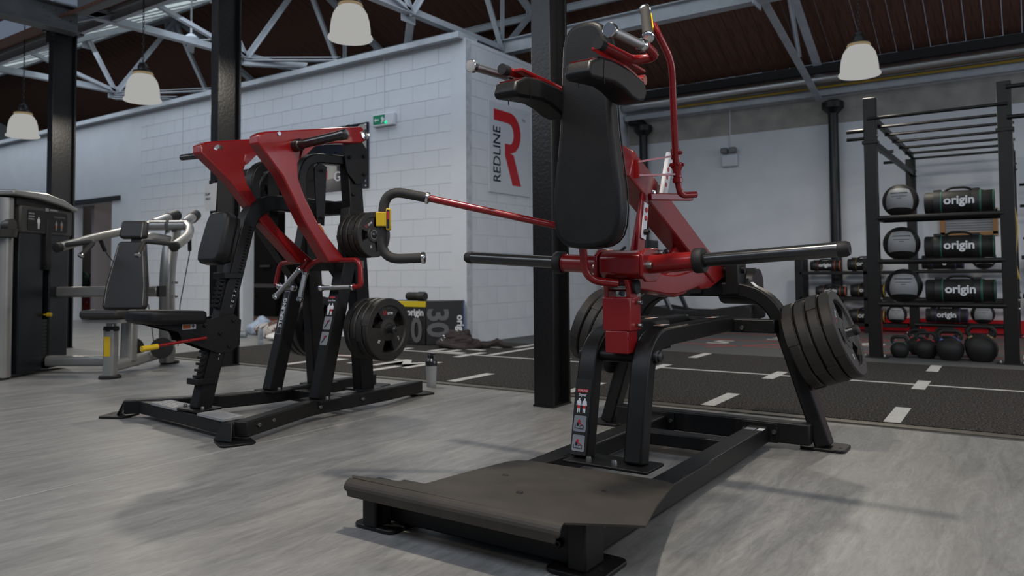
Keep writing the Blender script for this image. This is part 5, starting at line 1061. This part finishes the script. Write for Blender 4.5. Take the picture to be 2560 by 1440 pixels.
# ------------------------------------------------------------------ soft plyo boxes, roller, rope, bottle, clutter
t = thing('plyo_box', 'black soft jump box with a yellow top band, left of the other box', 'box', (-6.6, 7.25, 0))
def up_prism(pts, z0, z1): return MB().prism(pts, (0, 0, (z0 + z1) / 2), X3, Y3, z1 - z0)
up_prism([(-6.95, 7.06), (-6.15, 7.06), (-6.32, 7.25), (-6.32, 7.5), (-6.95, 7.5)], .013, .545).build('box_body', boxblack, t, bevel=.008)
MB().cub((-6.955, 7.052, .478), (-6.148, 7.1, .548)).build('yellow_band', mat('bright_yellow_vinyl', (.55, .42, .012), .45), t, bevel=.004)
text('origin', .12, white, (-6.31, 7.051, .41), X3, Z3, t, 'lettering', .03); text('0', .42, grey_print, (-6.29, 7.051, .18), X3, Z3, t, 'number', .03, squash=.85); text('2', .42, grey_print, (-6.58, 7.051, .18), X3, Z3, t, 'number', .03, squash=.85)
t = thing('plyo_box', 'black soft jump box with a sideways 30 and blue edge, at the wall corner', 'box', (-6.05, 7.32, 0))
bu_, bn_ = V((.723, .691, 0)), V((.691, -.723, 0)); q0 = V((-6.14, 7.06, 0)); q1 = q0 + bu_ * .47; q2 = q1 - bn_ * .2; q3 = q0 - bn_ * .2
up_prism([q0.xy, q1.xy, q2.xy, q3.xy], .013, .555).build('box_body', boxblack, t, bevel=.008)
up_prism([(q1 - bu_ * .012 + bn_ * .003).xy, (q1 + bu_ * .006 + bn_ * .003).xy, (q2 + bu_ * .006).xy, (q2 - bu_ * .012).xy], .015, .558).build('blue_band', boxblue, t, bevel=.003)
text('30', .36, grey_print, q0 + bu_ * .13 + bn_ * .009 + Z3 * .29, (0, 0, -1), bu_, t, 'number', .03, squash=1.0); text('origin', .12, white, q0 + bu_ * .42 + bn_ * .009 + Z3 * .24, (0, 0, -1), bu_, t, 'lettering', .03)
t = thing('foam_roller', 'short black foam roller lying on the jump box', 'roller', (-6.4, 7.2, 0.606))
MB().lathe([(.03, -.15), (.046, -.15), (.052, -.14), (.052, .06)], (-6.42, 7.2, 0.606), X3, 20).build('roller_body', rubber, t); MB().lathe([(.05, .04), (.06, .05), (.06, .13), (.05, .15), (.03, .15)], (-6.42, 7.2, 0.606), X3, 20).build('roller_cap', boxblack, t)
t = thing('rope_bag', 'heap of dark brown cloth or rope beside the jump box on the turf', 'cloth', (-5.6, 7.02, .012))
b = MB(); rnd = random.Random(4)
for k in range(7):
    a0 = rnd.uniform(0, 6); z = .035 + .021 * k; rr_ = .2 - .02 * k; pts = []
    for q in range(17):
        a = a0 + 2 * PI * q / 16; pts.append((-5.6 + rr_ * 1.25 * math.cos(a) + .03 * math.sin(3 * a + k), 7.02 + rr_ * .8 * math.sin(a), z + .02 * math.sin(2 * a + k) + .012))
    o = MB().tube(pts[:-1], [.034 + .009 * math.sin(q * 2.1 + k) for q in range(16)], 9, closed=True).build('cloth_fold', cloth, t)
MB().tube([(-5.42, 7.1, .05), (-5.3, 7.17, .04), (-5.2, 7.25, .085), (-5.13, 7.28, .045), (-5.05, 7.33, .03)], [.04, .03, .045, .03, .015], 8).build('cloth_end', cloth, t)
MB().lathe([(.1, 0), (.17, .03), (.14, .11), (.06, .15), (.01, .16)], (-5.6, 7.02, .014), Z3, 14).build('cloth_core', cloth, t); MB().tube([(-5.74 + .03 * math.cos(a), 6.9, .13 + .03 * math.sin(a)) for a in [2 * PI * k / 12 for k in range(12)]], .008, 6, closed=True).build('metal_ring', chrome, t)
t = thing('shaker_bottle', 'frosted shaker bottle with a black lid standing on the floor', 'bottle', (-3.93, 4.58, 0)); p = (-3.93, 4.58, .001)
MB().lathe([(.034, 0), (.037, .004), (.039, .06), (.044, .165), (.044, .172), (.042, .172), (.036, .06), (.034, .008), (.01, .006)], p, Z3, 28).build('bottle_body', clear, t)
MB().lathe([(.047, .165), (.048, .195), (.044, .205), (.036, .222), (.02, .228)], p, Z3, 28).build('lid', blacksheen, t); MB().lathe([(.016, .0), (.016, .035), (.012, .04)], (-3.945, 4.575, .222), Z3, 14).build('spout', blacksheen, t); MB().sweep([(-3.955, 4.575, .262), (-3.9, 4.585, .255)], .03, .014, Y3).build('spout_cap', blacksheen, t, bevel=.004)
MB().tube([(-3.93, 4.58, .228), (-3.905, 4.58, .245)], .012, 8).build('loop', blacksheen, t)
def crumple(name, label, cat, c, s, m, seed, detail=3, grp=None):
    bm = bmesh.new(); bmesh.ops.create_icosphere(bm, subdivisions=detail, radius=1); rn = random.Random(seed); ph = [(V((rn.uniform(-1, 1), rn.uniform(-1, 1), rn.uniform(-1, 1))) * rn.uniform(2, 6), rn.uniform(0, 6)) for _ in range(7)]
    for v in bm.verts:
        d = 1 + sum(.09 * math.sin(v.co.dot(k) + f) for k, f in ph); v.co = V((v.co.x * s[0] * d, v.co.y * s[1] * d, max(v.co.z * d, -.55) * s[2]))
    zmin = min(v.co.z for v in bm.verts); me = bpy.data.meshes.new(name)
    for v in bm.verts: v.co.z -= zmin
    bm.to_mesh(me); bm.free(); me.shade_smooth(); me.materials.append(m); o = bpy.data.objects.new(name, me); col.objects.link(o); o.location = c; return tag(o, label, cat, grp)
crumple('blanket', 'crumpled brown and white patterned blanket on the floor beside the row machine', 'blanket', (-9.0, 7.0, .001), (.3, .22, .14), towel, 3); crumple('towel', 'white crumpled towel on the floor in front of the patterned blanket', 'towel', (-8.45, 6.72, .001), (.2, .15, .07), paper, 9)
crumple('plastic_bag', 'pale blue plastic bag slumped left of the patterned blanket', 'bag', (-9.55, 7.2, .001), (.2, .16, .16), bagplastic, 5)
def wbottle(loc, axis, label, cap):
    t = thing('water_bottle', label, 'bottle', loc); z = V(axis).normalized()
    MB().lathe([(.03, 0), (.036, .006), (.036, .05), (.032, .06), (.036, .07), (.036, .15), (.03, .18), (.014, .205), (.014, .215)], loc, z, 18).build('bottle_body', clearb, t); MB().lathe([(.017, .208), (.017, .232), (.012, .234)], loc, z, 14).build('bottle_cap', cap, t); return t
wbottle((-8.2, 6.2, .001), Z3, 'clear water bottle standing alone in front of the clutter', white); wbottle((-9.75, 6.9, .04), (.9, -.1, 0), 'clear water bottle lying on its side, pink cap', pink); wbottle((-9.2, 6.72, .04), (-.9, -.3, .0), 'second clear bottle lying beside the plastic bag, pink cap', pink); wbottle((-9.2, 7.42, .06), (.9, .1, .25), 'pale bottle lying on top behind the patterned blanket', boxblue)

# ------------------------------------------------------------------ through the openings in the block wall
t = thing('plate_rack', 'plate rack with coloured bumper plates seen through the left doorway', 'rack', (-17.30, 9.1, 0))
MB().cub((-18.90, 9.28, .3), (-16.10, 9.36, .95)).build('red_panel', redroom, t); MB().sweep([(-17.70, 9.0, .02), (-17.70, 9.0, 1.2)], .08, .08, X3).build('post', rubber, t); MB().tube([(-17.70, 9.0, 1.15), (-17.30, 9.0, 1.05), (-17.00, 9.0, .96)], .03, 8, .1).build('arm', rubber, t); MB().tube([(-17.0, 9.02, .96), (-17.0, 8.74, .96)], .028, 10).build('peg', rubber, t); MB().cub((-18.70, 8.85, .04), (-15.90, 9.2, .16)).build('base', wood, t)
for (x, z, r_, m_, l_) in ((-18.10, .78, .225, greenplate, 'green bumper plate in the left doorway'), (-17.58, .76, .235, rubber, 'black bumper plate in the left doorway'), (-17.85, .3, .225, redplate, 'red bumper plate low in the left doorway'), (-17.05, .3, .225, blueplate, 'blue bumper plate low in the left doorway'), (-17.00, .96, .11, yellowband, 'small yellow plate high in the left doorway')):
    o = thing('bumper_plate', l_, 'weight plate', (x, 8.8, z), 'bumper plates in the left doorway'); MB().lathe([(.03, -.035), (r_ * .6, -.03), (r_ * .65, -.035), (r_, -.035), (r_, .035), (r_ * .65, .035), (r_ * .6, .028), (.03, .03)], (x, 8.8, z), (0, -1, 0), 32).build('plate_body', m_, o, angle=30)
    MB().lathe([(.03, .02), (.05, .036), (.03, .04), (.02, .02)], (x, 8.8, z), (0, -1, 0), 16).build('hub', steel, o)
    for a in (.6, 2.7, 4.6): decal((x + r_ * .75 * math.cos(a), 8.764, z + r_ * .75 * math.sin(a)), (-math.sin(a), 0, math.cos(a)), (math.cos(a), 0, math.sin(a)), .09, .03, stickergrey, o, 'print')
t = thing('steel_cabinet', 'tall black cabinet with a pale handle through the middle opening', 'cabinet', (-13.8, 10.6, 0))
MB().cub((-14.9, 10.4, .001), (-13.25, 10.9, 2.2)).build('cabinet_body', boxblack, t, bevel=.01); MB().cub((-13.72, 10.34, 1.06), (-13.38, 10.37, 1.1)).build('handle', chrome, t); MB().cub((-14.8, 10.39, .62), (-13.3, 10.405, .7)).build('kick_rail', stickergrey, t)
t = thing('weight_bench', 'small bench with an orange frame in front of the black cabinet', 'bench', (-12.7, 9.2, 0))
MB().sweep([(-12.95, 9.2, .02), (-12.75, 9.2, .45)], .06, .06, Y3).build('frame_leg', stripe, t); MB().sweep([(-12.6, 9.2, .02), (-12.72, 9.2, .45)], .05, .05, Y3).build('frame_leg', rubber, t); MB().sweep([(-12.95, 9.2, .48), (-12.4, 9.2, .48)], .25, .07, Y3).build('seat', rubber, t, bevel=.01); MB().tube([(-12.7, 9.05, .35), (-12.55, 9.05, .37)], .03, 8).build('knob', yellowband, t)
tag(MB().cub((-15.0, 9.5, .0), (-10.4, 9.85, .004)).build('floor_stripe', stripe, flat=True), 'orange stripe across the floor in the middle opening', 'stripe')
t = thing('dumbbell_rack', 'black dumbbell rack cut by the left edge of the picture', 'rack', (-9.6, 3.5, 0))
for z, y in ((.55, 3.6), (1.05, 3.75)): MB().sweep([(-10.4, y, z), (-9.05, y, z)], .25, .05, Y3 + Z3 * .3).build('shelf', rubber, t)
for x in (-9.15, -10.3): MB().sweep([(x, 3.95, .02), (x, 3.75, 1.3)], .07, .09, X3).build('upright', rubber, t); MB().sweep([(x, 3.3, .04), (x, 4.1, .04)], .07, .07, X3).build('foot', rubber, t)
k = 0
for z, y in ((.69, 3.56), (1.19, 3.7)):
    for x in (-9.15, -9.4, -9.65):
        o = thing('dumbbell', ['black round dumbbell on the lower shelf at the left picture edge', 'black round dumbbell on the upper shelf at the left picture edge'][z > 1] + [', nearest to the tower', ', second from the tower', ', third from the tower'][k % 3], 'dumbbell', (x, y, z), 'dumbbells at the left edge'); k += 1
        for s in (-1, 1): MB().lathe([(.03, .07), (.1, .07), (.105, .08), (.105, .17), (.1, .18), (.03, .18)], (x, y, z), (0, s, .0), 20).build('head', rubber, o); MB().lathe([(.03, .18), (.06, .182), (.03, .184)], (x, y, z), (0, s, 0), 14).build('end_cap', stickergrey, o)
        MB().tube([(x, y - .08, z), (x, y + .08, z)], .016, 8).build('grip', chrome, o)
